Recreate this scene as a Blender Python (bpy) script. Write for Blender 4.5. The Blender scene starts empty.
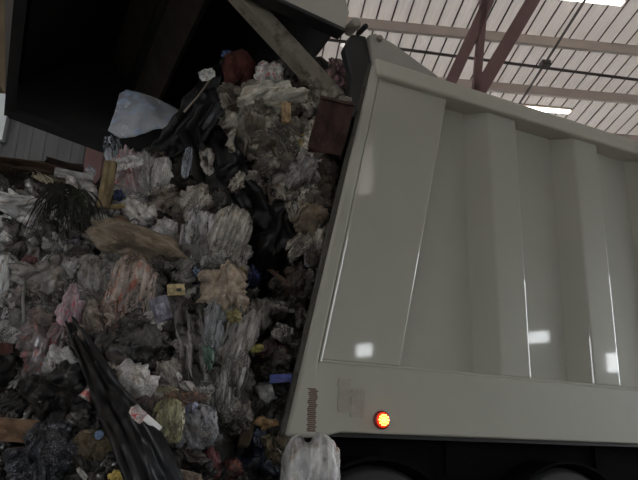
import bpy, bmesh, math, random
import numpy as np
from mathutils import Vector, Matrix, noise, Euler
random.seed(7)
S = bpy.context.scene
COL = S.collection

# ------------------------------------------------------------------ camera
F = 650.0; W, H = 638, 480
up = np.array([72, 2140, F], float); up /= np.linalg.norm(up)
fw = np.array([0, 0, 1.0]) - up[2]*up; fw /= np.linalg.norm(fw)
rt = np.cross(up, fw)
M3 = np.array([rt, fw, up])            # world = M3 @ (right, up, forward)
CZ = 1.2
CAM = np.array([0, 0, CZ])

def ray(px, py):
    return M3 @ np.array([px - W/2, -(py - H/2), F])

cam = bpy.data.cameras.new('camera'); co = bpy.data.objects.new('camera', cam); COL.objects.link(co)
cam.sensor_width = 36; cam.lens = F/W*36; cam.clip_end = 300
r_, u_, f_ = M3[:, 0], M3[:, 1], M3[:, 2]
co.matrix_world = Matrix(((r_[0], u_[0], -f_[0], 0), (r_[1], u_[1], -f_[1], 0), (r_[2], u_[2], -f_[2], CZ), (0, 0, 0, 1)))
S.camera = co

# ------------------------------------------------------------------ helpers
def tag(o, label=None, cat=None, group=None, kind=None):
    if label: o['label'] = label
    if cat: o['category'] = cat
    if group: o['group'] = group
    if kind: o['kind'] = kind
    return o

def link(name, me, mats, parent=None, smooth=False):
    if isinstance(me, bmesh.types.BMesh):
        bm = me; me = bpy.data.meshes.new(name)
        bmesh.ops.recalc_face_normals(bm, faces=bm.faces[:])
        bm.to_mesh(me); bm.free()
    o = bpy.data.objects.new(name, me); COL.objects.link(o)
    for m in (mats if isinstance(mats, (list, tuple)) else [mats]): me.materials.append(m)
    if smooth: me.polygons.foreach_set('use_smooth', [True]*len(me.polygons))
    if parent: o.parent = parent
    return o

def empty(name, loc=(0, 0, 0), rz=0):
    o = bpy.data.objects.new(name, None); COL.objects.link(o)
    o.location = loc; o.rotation_euler = (0, 0, rz); o.empty_display_size = .1
    return o

def bx(bm, lo, hi, mat=0):
    vs = [bm.verts.new((x, y, z)) for x in (lo[0], hi[0]) for y in (lo[1], hi[1]) for z in (lo[2], hi[2])]
    for f in ((0, 1, 3, 2), (4, 6, 7, 5), (0, 4, 5, 1), (2, 3, 7, 6), (0, 2, 6, 4), (1, 5, 7, 3)):
        bm.faces.new([vs[i] for i in f]).material_index = mat
    return vs

def prism(bm, poly, y0, y1):
    """polygon in (x, z), extruded along y"""
    a = [bm.verts.new((p[0], y0, p[1])) for p in poly]; b = [bm.verts.new((p[0], y1, p[1])) for p in poly]
    bm.faces.new(a); bm.faces.new(b[::-1])
    n = len(poly)
    for i in range(n): bm.faces.new((a[i], b[i], b[(i+1) % n], a[(i+1) % n]))

def bar(bm, p, q, w, h, upv=(0, 0, 1)):
    p, q = Vector(p), Vector(q); d = (q-p).normalized(); s = d.cross(Vector(upv)).normalized(); t = s.cross(d)
    vs = []
    for c in (p, q):
        for a, b in ((-1, -1), (1, -1), (1, 1), (-1, 1)): vs.append(bm.verts.new(c + s*a*w/2 + t*b*h/2))
    for f in ((0, 1, 2, 3), (7, 6, 5, 4), (0, 4, 5, 1), (1, 5, 6, 2), (2, 6, 7, 3), (3, 7, 4, 0)): bm.faces.new([vs[i] for i in f])

def tube(bm, pts, rad, n=8):
    pts = [Vector(p) for p in pts]; rings = []
    for i, p in enumerate(pts):
        d = (pts[min(i+1, len(pts)-1)] - pts[max(i-1, 0)]).normalized()
        s = d.cross(Vector((.13, .2, .97))).normalized(); t = s.cross(d)
        r = rad(i/(len(pts)-1)) if callable(rad) else rad
        rings.append([bm.verts.new(p + (s*math.cos(a) + t*math.sin(a))*r) for a in (2*math.pi*k/n for k in range(n))])
    for a, b in zip(rings, rings[1:]):
        for k in range(n): bm.faces.new((a[k], a[(k+1) % n], b[(k+1) % n], b[k]))
    bm.faces.new(rings[0][::-1]); bm.faces.new(rings[-1])

def lathe(bm, prof, axis='y', n=32):
    """prof: list of (radius, pos along axis); closed caps"""
    rings = []
    for r, h in prof:
        ring = []
        for k in range(n):
            a = 2*math.pi*k/n; c, s = math.cos(a)*r, math.sin(a)*r
            ring.append(bm.verts.new((c, h, s) if axis == 'y' else (c, s, h)))
        rings.append(ring)
    for a, b in zip(rings, rings[1:]):
        for k in range(n): bm.faces.new((a[k], a[(k+1) % n], b[(k+1) % n], b[k]))
    bm.faces.new(rings[0][::-1]); bm.faces.new(rings[-1])

def bevel(o, w=.008, seg=2):
    m = o.modifiers.new('bevel', 'BEVEL'); m.width = w; m.segments = seg; m.limit_method = 'ANGLE'; m.angle_limit = math.radians(35)
    return o

def lin(c):
    return tuple(((x/255)/12.92 if x/255 <= .04045 else (((x/255)+.055)/1.055)**2.4) for x in c)

# ------------------------------------------------------------------ materials
def base_mat(name):
    m = bpy.data.materials.new(name); m.use_nodes = True
    nt = m.node_tree; b = nt.nodes['Principled BSDF']
    return m, nt, b

def N(nt, t, **kw):
    n = nt.nodes.new(t)
    for k, v in kw.items():
        if k in n.inputs: n.inputs[k].default_value = v
        else: setattr(n, k, v)
    return n

def mixcol(nt, fac, a, b):
    n = nt.nodes.new('ShaderNodeMix'); n.data_type = 'RGBA'
    for sock, v in ((n.inputs[0], fac), (n.inputs[6], a), (n.inputs[7], b)):
        if hasattr(v, 'is_linked') or isinstance(v, bpy.types.NodeSocket): nt.links.new(v, sock)
        else: sock.default_value = v if sock is n.inputs[0] else (*v[:3], 1)
    return n.outputs[2]

def ramp(nt, val, lo, hi):
    n = nt.nodes.new('ShaderNodeMapRange'); n.inputs[1].default_value = lo; n.inputs[2].default_value = hi
    nt.links.new(val, n.inputs[0]); return n.outputs[0]

def noise_node(nt, scale, detail=4, coord='Object', stretch=None, rough=.55):
    tc = nt.nodes.new('ShaderNodeTexCoord'); src = tc.outputs[coord]
    if stretch:
        mp = nt.nodes.new('ShaderNodeMapping'); mp.inputs['Scale'].default_value = stretch
        nt.links.new(src, mp.inputs[0]); src = mp.outputs[0]
    n = N(nt, 'ShaderNodeTexNoise', Scale=scale, Detail=detail, Roughness=rough)
    nt.links.new(src, n.inputs['Vector']); return n.outputs['Fac']

def bump(nt, b, h, strength, dist=.02):
    n = N(nt, 'ShaderNodeBump', Strength=strength, Distance=dist)
    nt.links.new(h, n.inputs['Height']); nt.links.new(n.outputs[0], b.inputs['Normal'])

def paint(name, col, rough=.25, var=.06, wave=.0, dirt=None, dirt_amt=.5, scale=3, metal=0, coat=0):
    m, nt, b = base_mat(name)
    n = noise_node(nt, scale, 5)
    c = mixcol(nt, ramp(nt, n, .3, .7), tuple(x*(1-var) for x in col), tuple(x*(1+var) for x in col))
    if dirt:
        n2 = noise_node(nt, scale*1.7, 8, rough=.7)
        c = mixcol(nt, ramp(nt, n2, 1-dirt_amt, 1.15-dirt_amt), c, dirt)
    nt.links.new(c, b.inputs['Base Color'])
    b.inputs['Roughness'].default_value = rough; b.inputs['Metallic'].default_value = metal
    b.inputs['Coat Weight'].default_value = coat; b.inputs['Coat Roughness'].default_value = .08
    if wave: bump(nt, b, noise_node(nt, 1.3, 2), wave, .05)
    return m

BEIGE = (.35, .346, .29)
M_truck = paint('beige_truck_paint', BEIGE, .5, .03, wave=.03, coat=1)
M_truck.node_tree.nodes['Principled BSDF'].inputs['Coat IOR'].default_value = 1.75
M_truck.node_tree.nodes['Principled BSDF'].inputs['Coat Roughness'].default_value = .045
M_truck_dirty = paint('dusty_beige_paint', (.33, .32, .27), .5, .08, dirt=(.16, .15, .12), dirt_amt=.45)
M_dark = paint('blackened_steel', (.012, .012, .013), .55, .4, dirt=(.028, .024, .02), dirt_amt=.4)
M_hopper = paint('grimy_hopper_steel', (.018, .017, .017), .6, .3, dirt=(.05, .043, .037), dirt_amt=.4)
M_seal = paint('dark_edge_strip', (.055, .05, .042), .7, .3, dirt=(.02, .018, .015), scale=9)
M_strut = paint('grimy_bare_steel', (.21, .19, .15), .6, .2, dirt=(.085, .07, .052), dirt_amt=.5, scale=6)
M_rubber = paint('tyre_rubber', (.02, .02, .021), .75, .2, scale=8)
M_rim = paint('grey_rim_steel', (.12, .12, .12), .5, .2, dirt=(.04, .035, .03))
M_under = paint('chassis_black', (.005, .005, .005), 1, .3)
M_under.node_tree.nodes['Principled BSDF'].inputs['Specular IOR Level'].default_value = .08
M_rustmark = paint('rust_brown_mark', (.10, .05, .034), .7, .3, dirt=(.21, .17, .13), dirt_amt=.4, scale=22)
M_faintmark = paint('faded_brown_mark', (.30, .275, .225), .6, .1, dirt=(.33, .32, .28), dirt_amt=.5, scale=22)
M_roof = paint('pinkish_white_sheet', (.84, .765, .705), .55, .05, scale=.6)
def _roof():
    nt = M_roof.node_tree; b = nt.nodes['Principled BSDF']; out = nt.nodes['Material Output']
    tr = N(nt, 'ShaderNodeBsdfTranslucent'); nt.links.new(mixcol(nt, ramp(nt, noise_node(nt, .5, 3), .3, .7), (.56, .50, .46), (.64, .58, .53)), tr.inputs[0])
    mx = nt.nodes.new('ShaderNodeMixShader'); mx.inputs[0].default_value = ROOF_T
    nt.links.new(b.outputs[0], mx.inputs[1]); nt.links.new(tr.outputs[0], mx.inputs[2]); nt.links.new(mx.outputs[0], out.inputs[0])
M_joint = paint('dark_roof_joint', (.13, .105, .09), .8, .1)  # seam faces coloured darker than the roof sheet
ROOF_T = .068
_roof()
M_purlin = paint('pale_primed_steel', (.62, .54, .49), .6, .06, scale=2)
M_truss = paint('red_oxide_steel', (.27, .165, .165), .6, .12, scale=3)
M_pipe = paint('dark_conduit', (.09, .075, .07), .6, .1)
M_wall = paint('grey_sheet_wall', (.25, .265, .285), .6, .1, scale=.8)
M_brownwall = paint('brown_hanging_panel', (.22, .17, .10), .7, .15)
M_floor = paint('stained_concrete', (.30, .285, .26), .8, .15, dirt=(.12, .11, .1), dirt_amt=.45, scale=.5)

def emis(name, col, st):
    m, nt, b = base_mat(name)
    n = noise_node(nt, 4, 2)
    c = mixcol(nt, n, tuple(x*.9 for x in col), col)
    nt.links.new(c, b.inputs['Emission Color']); b.inputs['Emission Strength'].default_value = st
    nt.links.new(c, b.inputs['Base Color'])
    return m
M_tubelight = emis('lit_fluorescent_tube', (1, .97, .88), 9)
M_ledred = emis('lit_red_lens', (1, .035, .008), 1.5)
M_ledcore = emis('lit_amber_diode', (1, .42, .06), 12)
M_lenshell = paint('dark_red_lens_rim', (.25, .02, .012), .3)

_cache = {}
def trash(col, kind='plastic', pattern=None, k=2.25):
    """col: rough sRGB as the eye reads it; kind sets gloss and crinkle; pattern: (colour, sort)"""
    key = (col, kind, pattern)
    if key in _cache: return _cache[key]
    k2 = k*(1.45 if kind in ('film', 'clear') else 1.2 if kind == 'plastic' else 1)
    L0 = lin(col); lum = .25*L0[0] + .65*L0[1] + .1*L0[2]
    k2 *= (max(lum, .004)/.21)**.22
    a = tuple(min(.85, (x*.84 + lum*.16)*k2) for x in L0)
    m, nt, b = base_mat('%s_%02x%02x%02x' % (kind, *col))
    n = noise_node(nt, 2.6, 4, rough=.5)
    dark = tuple(x*.42 for x in a)
    c = mixcol(nt, ramp(nt, n, .38, .62), dark, a)
    n3 = noise_node(nt, 14, 4)
    c = mixcol(nt, ramp(nt, n3, .6, .72), c, tuple(min(.8, x*1.3+.01) for x in a))
    if kind in ('plastic', 'clear', 'paper', 'film'):      # grime
        n2 = noise_node(nt, 4.5, 4, rough=.55)
        c = mixcol(nt, ramp(nt, n2, .52, .72), c, (a[0]*.38+.006, a[1]*.32+.004, a[2]*.25+.002))
    if pattern:
        pc = tuple(min(.8, x*k) for x in lin(pattern[0]))
        if pattern[1] == 'patch':
            f = ramp(nt, noise_node(nt, 7, 2), .55, .59)
        elif pattern[1] == 'speck':
            f = ramp(nt, noise_node(nt, 30, 2), .52, .56)
        else:
            tc = nt.nodes.new('ShaderNodeTexCoord')
            w = N(nt, 'ShaderNodeTexWave', Scale=pattern[2] if len(pattern) > 2 else 4, Distortion=3)
            w.bands_direction = 'X' if pattern[1] == 'bands' else 'Z'
            nt.links.new(tc.outputs['Object'], w.inputs[0])
            f = ramp(nt, w.outputs['Fac'], .72, .8)
        mk = nt.nodes.new('ShaderNodeMath'); mk.operation = 'MULTIPLY'; nt.links.new(f, mk.inputs[0]); nt.links.new(ramp(nt, noise_node(nt, 6, 5), .3, .62), mk.inputs[1])
        c = mixcol(nt, mk.outputs[0], c, pc)
    nt.links.new(c, b.inputs['Base Color'])
    R = {'plastic': .2, 'clear': .13, 'film': .2, 'paper': .85, 'card': .9, 'cloth': .95, 'hard': .4, 'wood': .8, 'leaf': .7}[kind]
    dk = sum(a) < .12 and kind in ('plastic', 'film')
    if dk: R = .34
    b.inputs['Roughness'].default_value = R
    b.inputs['Specular IOR Level'].default_value = .28 if dk else .5 if kind in ('plastic', 'clear', 'film', 'hard') else .2
    if kind in ('plastic', 'clear', 'film'):
        tc2 = nt.nodes.new('ShaderNodeTexCoord'); mp = nt.nodes.new('ShaderNodeMapping'); mp.inputs['Scale'].default_value = (2.4, 1.6, .8)
        nt.links.new(tc2.outputs['Object'], mp.inputs[0])
        rg = N(nt, 'ShaderNodeTexNoise', Scale=1.6, Detail=2, Roughness=.5, Distortion=.8); rg.noise_type = 'RIDGED_MULTIFRACTAL'
        nt.links.new(mp.outputs[0], rg.inputs['Vector'])
        bump(nt, b, rg.outputs['Fac'], .5, .03)
    elif kind == 'paper':
        bump(nt, b, noise_node(nt, 13, 3), .5, .02)
    elif kind in ('cloth', 'card', 'wood'):
        bump(nt, b, noise_node(nt, 25, 3, stretch=(3, 1, .4)), .4, .01)
    if kind in ('clear', 'film', 'plastic') and sum(a) > .22:
        # thin film: clearer where it is stretched, milky where it bunches up
        tc3 = nt.nodes.new('ShaderNodeTexCoord'); mp3 = nt.nodes.new('ShaderNodeMapping'); mp3.inputs['Scale'].default_value = (3.0, 1.2, .8); mp3.inputs['Rotation'].default_value = (0, .35, 0)
        nt.links.new(tc3.outputs['Object'], mp3.inputs[0])
        r3 = N(nt, 'ShaderNodeTexNoise', Scale=1.9, Detail=2.5, Roughness=.5, Distortion=.9)
        nt.links.new(mp3.outputs[0], r3.inputs['Vector'])
        mr = nt.nodes.new('ShaderNodeMapRange'); nt.links.new(r3.outputs['Fac'], mr.inputs[0])
        mr.inputs[1].default_value = .36; mr.inputs[2].default_value = .62
        mr.inputs[3].default_value = {'clear': .35, 'film': .45, 'plastic': .8}[kind]
        nt.links.new(mr.outputs[0], b.inputs['Alpha'])
    _cache[key] = m
    return m

# ------------------------------------------------------------------ truck frame
_d = ray(1713, 484); T = np.array([_d[0], _d[1], 0]); T /= np.linalg.norm(T)
NN = np.array([T[1], -T[0], 0])                       # out of the near side, towards the camera
_r = ray(300, 437); P0 = CAM + _r*(3.6/np.hypot(_r[0], _r[1])); P0[2] = 0
def side(px, py, y=0.0):
    """pixel -> (s, z) on the truck's side plane, y metres inboard"""
    r = ray(px, py); Q = P0 - NN*y; t = np.dot(Q-CAM, NN)/np.dot(r, NN); P = CAM + r*t
    return float(np.dot(P-P0, T)), float(P[2])
TW = 2.55
truck = empty('garbage_truck', P0, math.atan2(T[1], T[0]))
tag(truck, 'beige garbage truck with its tailgate raised, emptying its load onto the heap', 'truck')
ZB, ZR0, ZT0, ZT1 = side(340, 433)[1], side(320, 362)[1], side(378, 78)[1], side(371, 61)[1]
rb, rtp = side(284, 437), side(372, 62)
g0, g1 = side(318, 360), side(378, 80)
a0, a1 = side(400, 363), side(447, 100)
LEN = 6.2
def onl(p, q, z): return p[0] + (q[0]-p[0])*(z-p[1])/(q[1]-p[1])
# rear frame (both sides and a header), slanting
def post(y0, y1):
    bm = bmesh.new()
    prism(bm, [(onl(rb, rtp, ZB-.03), ZB-.03), (onl(g0, g1, ZR0)+.0, ZB-.03), (onl(g0, g1, ZR0), ZR0), (onl(g0, g1, ZT1-.02), ZT1-.02), (onl(rb, rtp, ZT1-.02), ZT1-.02)], y0, y1)
    return bm
bevel(link('rear_post', post(-.022, .03), M_truck, truck), .02, 3)
bevel(link('rear_post', post(TW-.14, TW+.022), M_truck_dirty, truck), .012)
# dark edge strip along the opening
bm = bmesh.new()
e0, e1 = onl(rb, rtp, ZB-.03), onl(rb, rtp, ZT1-.02)
prism(bm, [(e0-.028, ZB-.03), (e0+.004, ZB-.03), (e1+.004, ZT1-.02), (e1-.028, ZT1-.02)], -.004, .022)
bevel(link('opening_seal', bm, M_seal, truck), .006)
# near side sheet (the recessed panels), flush wide panel, ribs
DP = .11
def sidewall(name, y0, y1, mat):
    bm = bmesh.new()
    prism(bm, [(onl(g0, g1, ZB), ZB), (LEN, ZB), (LEN, ZT1-.03), (onl(g0, g1, ZT1-.03), ZT1-.03)], y0, y1)
    return link(name, bm, mat, truck)
sidewall('side_wall', DP, DP+.03, M_truck)
sidewall('side_wall', TW-DP-.03, TW-DP, M_truck_dirty)
bm = bmesh.new()
prism(bm, [(onl(g0, g1, ZR0)+.016, ZR0+.012), (a0[0], ZR0+.012), (onl(a0, a1, ZT0), ZT0), (onl(g0, g1, ZT0)+.016, ZT0)], 0, DP+.01)
bevel(link('smooth_panel', bm, M_truck, truck), .012, 3)
bm = bmesh.new()       # weld bead frame around the wide panel
bar(bm, (onl(g0, g1, ZR0)+.008, -.004, ZR0), (onl(g0, g1, ZT0)+.008, -.004, ZT0), .02, .03, (0, 1, 0))
bar(bm, (onl(g0, g1, ZR0), -.004, ZR0+.004), (LEN, -.004, ZR0+.004), .02, .022, (0, 1, 0))
bevel(link('panel_moulding', bm, M_truck, truck), .006)
rL, rR = side(494, 240)[0], side(524, 240)[0]
rL2 = side(583, 240)[0]; rR2 = side(606, 240)[0]
pitch = ((rL2+rR2)-(rL+rR))/2; rw = ((rR-rL)+(rR2-rL2))/2; rc0 = (rL+rR)/2
def rib(bmx, c, yo, sgn):
    v = []
    for z in (ZR0+.01, ZT0):
        for x, y in ((c-rw/2-.15, DP+.005), (c-rw/2, 0), (c+rw/2, 0), (c+rw/2+.02, DP+.005)):
            v.append(bmx.verts.new((x, yo+sgn*y, z)))
    for i in range(3): bmx.faces.new((v[i], v[i+1], v[i+5], v[i+4]))
    bmx.faces.new((v[0], v[4], v[7], v[3])); bmx.faces.new(v[0:4][::-1]); bmx.faces.new(v[4:8])
for k in range(5):
    bm = bmesh.new(); rib(bm, rc0 + k*pitch, 0, 1)
    bevel(link('side_rib', bm, M_truck, truck), .014, 3)
bm = bmesh.new(); rib(bm, rc0+1.5*pitch, TW, -1); bevel(link('side_rib', bm, M_truck_dirty, truck), .01)
# rails
bm = bmesh.new()
bR = side(315, 439)
prism(bm, [(onl(rb, rtp, ZB)+.03, ZB-.03), (bR[0], ZB-.03), (side(340, 433)[0], ZB+.002), (LEN, ZB+.002), (LEN, ZR0), (onl(g0, g1, ZR0)-.01, ZR0)], -.018, .22)
bevel(link('bottom_rail', bm, M_truck, truck), .012, 3)
bm = bmesh.new()
xr = onl(rb, rtp, ZT1)
prism(bm, [(xr+.02, ZT0-.005), (LEN, ZT0-.005), (LEN, ZT1+.005), (xr+.0, ZT1+.005)], -.05, .16)
bevel(link('top_rail', bm, paint('pale_top_rail', (.45, .43, .36), .35, .04, coat=.3), truck), .018, 3)
bm = bmesh.new(); bx(bm, (xr+.02, TW-.16, ZT0), (LEN, TW+.05, ZT1)); link('top_rail', bm, M_truck_dirty, truck)
bm = bmesh.new(); bx(bm, (onl(rb, rtp, ZT1)+.02, .05, ZT1-.05), (LEN, TW-.05, ZT1-.005)); link('body_roof', bm, M_truck_dirty, truck)
bm = bmesh.new(); bx(bm, (.02, .03, ZB-.02), (LEN, TW-.03, ZB+.05)); link('body_floor', bm, M_dark, truck)
bm = bmesh.new(); bx(bm, (LEN-.05, .03, ZB), (LEN, TW-.03, ZT1)); link('front_wall', bm, M_truck_dirty, truck)
# inner dark lining of the load body, seen through the opening
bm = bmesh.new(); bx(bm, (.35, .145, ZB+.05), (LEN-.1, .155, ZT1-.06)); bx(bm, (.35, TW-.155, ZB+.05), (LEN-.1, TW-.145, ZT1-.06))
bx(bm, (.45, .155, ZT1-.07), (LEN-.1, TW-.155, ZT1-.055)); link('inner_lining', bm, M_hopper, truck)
# hinge bracket on the roof edge
def sp(px, py, y=0): return side(px, py, y)
bm = bmesh.new(); prism(bm, [sp(371, 66), sp(368, 36), sp(374, 35), sp(392, 45), sp(437, 78)], -.02, .03)
bevel(link('hinge_bracket', bm, paint('hinge_plate_grey', (.33, .315, .28), .5, .08), truck), .006)
bm = bmesh.new(); prism(bm, [sp(366, 36), sp(372, 68), sp(355, 118), sp(346, 116), sp(352, 75), sp(345, 48), sp(352, 34)], .0, .07)
bevel(link('hinge_arm', bm, M_dark, truck), .01)
def disc(name, px, py, rad, y0, y1, mat, par):
    s, z = side(px, py); bm = bmesh.new(); lathe(bm, [(rad*.8, y0-.008), (rad, y0), (rad, y1)], n=28)
    for v in bm.verts: v.co += Vector((s, 0, z))
    return link(name, bm, mat, par)
bevel(disc('hinge_pin', 355, 24, .036, -.02, .1, M_truck_dirty, truck), .006)
disc('hinge_pin', 377, 41, .022, -.04, .05, M_strut, truck)
disc('lug_bolt', 362, 30, .018, -.05, .05, M_dark, truck)
# ---- marker light: 12-diode red lamp
ls, lz = side(379.5, 420)
lamp = disc('marker_lamp', 379.5, 420, .052, -.03, .0, M_lenshell, truck)
tag(lamp, 'lit round red marker lamp')
bm = bmesh.new(); lathe(bm, [(.026, -.046), (.039, -.041), (.044, -.034)], n=28)
for v in bm.verts: v.co += Vector((ls, 0, lz))
link('lens', bm, M_ledred, lamp, True)
for k, (rr, n) in enumerate(((0, 1), (.013, 6), (.027, 10))):
    for j in range(n):
        bm = bmesh.new(); a = 2*math.pi*j/n + k*.3
        lathe(bm, [(.0022, -.057), (.0048, -.054), (.0052, -.044)], n=10)
        for v in bm.verts: v.co += Vector((ls+rr*math.cos(a), 0, lz+rr*math.sin(a)))
        link('diode', bm, M_ledcore, lamp, True)
# two brown marks: the small one and its big faded neighbour, each a plate of thin horizontal bars
def barred(name, px0, py0, px1, py1, mat, label, n):
    (s0, zt), (s1, zb) = side(px0, py0), side(px1, py1); bm = bmesh.new()
    for k in range(n):
        z = zb + (zt-zb)*(k+.5)/n; jit = (random.random()-.5)*.012
        bx(bm, (s0+jit, -.0225, z-(zt-zb)/n*.41), (s1+jit, -.018, z+(zt-zb)/n*.41))
    return tag(link(name, bm, mat, truck), label)
barred('brown_strip_mark', 307, 388, 314, 432, M_rustmark, 'rust brown upright strip mark', 22)
barred('faded_plate', 337, 378, 349, 413, M_faintmark, 'faint brown barred plate', 15)
barred('faded_plate', 349, 388, 362, 418, M_faintmark, 'faint brown barred plate', 13)
# ---- running gear
bm = bmesh.new()
for y in (.75, TW-.85): bx(bm, (-.05, y, .78), (LEN+.3, y+.1, 1.02))
for s in (.3, 1.1, 2.4, 3.4, 4.6): bx(bm, (s, .2, 1.0), (s+.12, TW-.2, ZB-.02))
link('chassis_frame', bm, M_under, truck)
bm = bmesh.new(); bx(bm, (.28, .24, .55), (LEN, .28, ZB-.02)); bx(bm, (.1, .5, .95), (LEN, TW-.5, ZB-.02)); link('underbody_plate', bm, M_under, truck)
def wheel(s, y, sgn):
    R = .53
    bm = bmesh.new()
    lathe(bm, [(R*.58, -.15), (R*.84, -.155), (R*.95, -.14), (R, -.105), (R, .105), (R*.95, .14), (R*.84, .155), (R*.58, .15)], n=48)
    for v in bm.verts: v.co += Vector((s, y, R+.0))
    t = link('tyre', bm, M_rubber, truck, False); bevel(t, .01)
    bm = bmesh.new()
    lathe(bm, [(.06, -.17*sgn), (.09, -.16*sgn), (.11, -.06*sgn), (.2, -.04*sgn), (.27, -.12*sgn), (R*.58, -.152*sgn), (R*.57, .1*sgn)], n=40)
    for v in bm.verts: v.co += Vector((s, y, R))
    link('rim', bm, M_rim, t)
for s in (side(380, 466)[0], side(570, 475)[0], 5.4):
    wheel(s, .18, 1); wheel(s, TW-.18, -1)
    bm = bmesh.new(); tube(bm, [(s, .2, .53), (s, TW-.2, .53)], .07, 10); link('axle', bm, M_under, truck)
# mudguards over the near wheels
for s in (side(380, 466)[0], side(570, 475)[0]):
    bm = bmesh.new(); pts = []
    n = 14
    for k in range(n+1):
        a = math.radians(28 + 124*k/n); pts.append((s+.60*math.cos(a), .53+.575*math.sin(a)))
    prev = None
    for (x, z) in pts:
        cur = [bm.verts.new((x, y, z)) for y in (.0, .4)]
        if prev: bm.faces.new((prev[0], cur[0], cur[1], prev[1]))
        prev = cur
    g = link('mudguard', bm, M_under, truck); m = g.modifiers.new('thick', 'SOLIDIFY'); m.thickness = .015
# ---- raised tailgate, a hollow box on the hinge line seen from below
tg_n = side(290, 6); tg_h = side(349, 33)
fc, ff = side(8, 115, TW), side(107, 152, TW)                # far rim: tail corner and a point towards the hinge
sl = (ff[1]-fc[1])/(ff[0]-fc[0])
def rimz(s): return fc[1] + sl*(s-fc[0])
tail_s = fc[0]
n_sl = (tg_n[1]-tg_h[1])/(tg_n[0]-tg_h[0])
def nrim(s): return tg_h[1] + n_sl*(s-tg_h[0])
def plate(name, p, th, mat, y0, par=truck):
    bm = bmesh.new(); prism(bm, p, y0, y0+th); return bevel(link(name, bm, mat, par), .008)
TH = 1.5
tg = plate('tailgate', [(tg_h[0]-.03, nrim(tg_h[0]-.03)), (tail_s, nrim(tail_s)), (tail_s-.25, nrim(tail_s)+TH), (tg_h[0]-.3, nrim(tg_h[0])+TH*.8), (tg_h[0]-.0, nrim(tg_h[0])+.16)], .05, M_truck, .0)
tag(tg, 'raised beige tailgate')
def tg_pt(px, py, y=0): return side(px, py, y)
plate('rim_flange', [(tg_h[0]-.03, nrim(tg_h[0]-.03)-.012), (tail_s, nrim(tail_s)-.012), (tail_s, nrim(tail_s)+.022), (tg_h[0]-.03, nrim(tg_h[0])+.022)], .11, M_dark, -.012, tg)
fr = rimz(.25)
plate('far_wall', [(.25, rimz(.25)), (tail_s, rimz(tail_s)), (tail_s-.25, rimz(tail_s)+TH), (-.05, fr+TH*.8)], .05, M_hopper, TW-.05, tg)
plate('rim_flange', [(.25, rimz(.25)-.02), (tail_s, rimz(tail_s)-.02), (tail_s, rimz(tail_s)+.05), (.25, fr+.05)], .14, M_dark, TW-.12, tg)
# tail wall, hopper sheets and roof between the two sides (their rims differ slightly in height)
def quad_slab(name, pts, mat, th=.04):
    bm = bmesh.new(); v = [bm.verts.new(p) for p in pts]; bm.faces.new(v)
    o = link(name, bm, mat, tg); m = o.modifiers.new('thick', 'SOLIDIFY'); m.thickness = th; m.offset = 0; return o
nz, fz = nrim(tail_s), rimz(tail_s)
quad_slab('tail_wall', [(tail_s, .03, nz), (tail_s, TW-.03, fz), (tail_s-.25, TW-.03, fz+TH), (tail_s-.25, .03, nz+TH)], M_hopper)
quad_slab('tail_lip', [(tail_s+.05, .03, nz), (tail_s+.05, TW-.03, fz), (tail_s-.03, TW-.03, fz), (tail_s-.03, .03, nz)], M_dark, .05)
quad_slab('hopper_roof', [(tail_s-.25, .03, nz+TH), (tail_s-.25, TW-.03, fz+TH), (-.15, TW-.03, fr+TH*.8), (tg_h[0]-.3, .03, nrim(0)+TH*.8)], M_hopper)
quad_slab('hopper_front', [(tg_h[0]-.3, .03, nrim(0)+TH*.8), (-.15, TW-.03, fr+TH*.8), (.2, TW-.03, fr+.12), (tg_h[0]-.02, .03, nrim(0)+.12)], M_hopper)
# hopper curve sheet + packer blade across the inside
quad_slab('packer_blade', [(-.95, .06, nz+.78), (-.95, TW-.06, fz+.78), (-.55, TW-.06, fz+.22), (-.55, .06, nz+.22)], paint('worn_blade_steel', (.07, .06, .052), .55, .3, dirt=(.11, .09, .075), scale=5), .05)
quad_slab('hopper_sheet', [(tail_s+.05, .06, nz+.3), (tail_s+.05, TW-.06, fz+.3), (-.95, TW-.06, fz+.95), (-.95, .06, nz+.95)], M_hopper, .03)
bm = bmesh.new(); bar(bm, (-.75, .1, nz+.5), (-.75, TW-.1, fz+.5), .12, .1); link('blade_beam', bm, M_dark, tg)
# dirty lift strut crossing below the rim
p, q = side(238, -12, .16), side(336, 95, .16)
bm = bmesh.new(); d = Vector((q[0]-p[0], 0, q[1]-p[1])).normalized(); nrm = Vector((-d.z, 0, d.x))
P, Q = Vector((p[0], .2, p[1])) - d*1.1, Vector((q[0], .2, q[1]))
bar(bm, P, Q, .115, .13, (0, 1, 0))
st = bevel(link('lift_strut', bm, M_strut, truck), .02, 3); tag(st, 'grimy grey steel lift strut')
bm = bmesh.new(); tube(bm, [Q-d*.02+Vector((0, -.02, 0)), Q+d*.07+Vector((0, -.02, 0))], .05, 12); link('strut_end', bm, M_dark, st)
# glint inside the hinge pocket, made as a small glowing block
s_, z_ = side(344, 46, .12); bm = bmesh.new(); bx(bm, (s_-.022, .10, z_-.008), (s_+.022, .13, z_+.008))
bevel(link('hinge_glint', bm, emis('glowing_white_glint', (1, .93, .9), 1.2), truck), .006)

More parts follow.
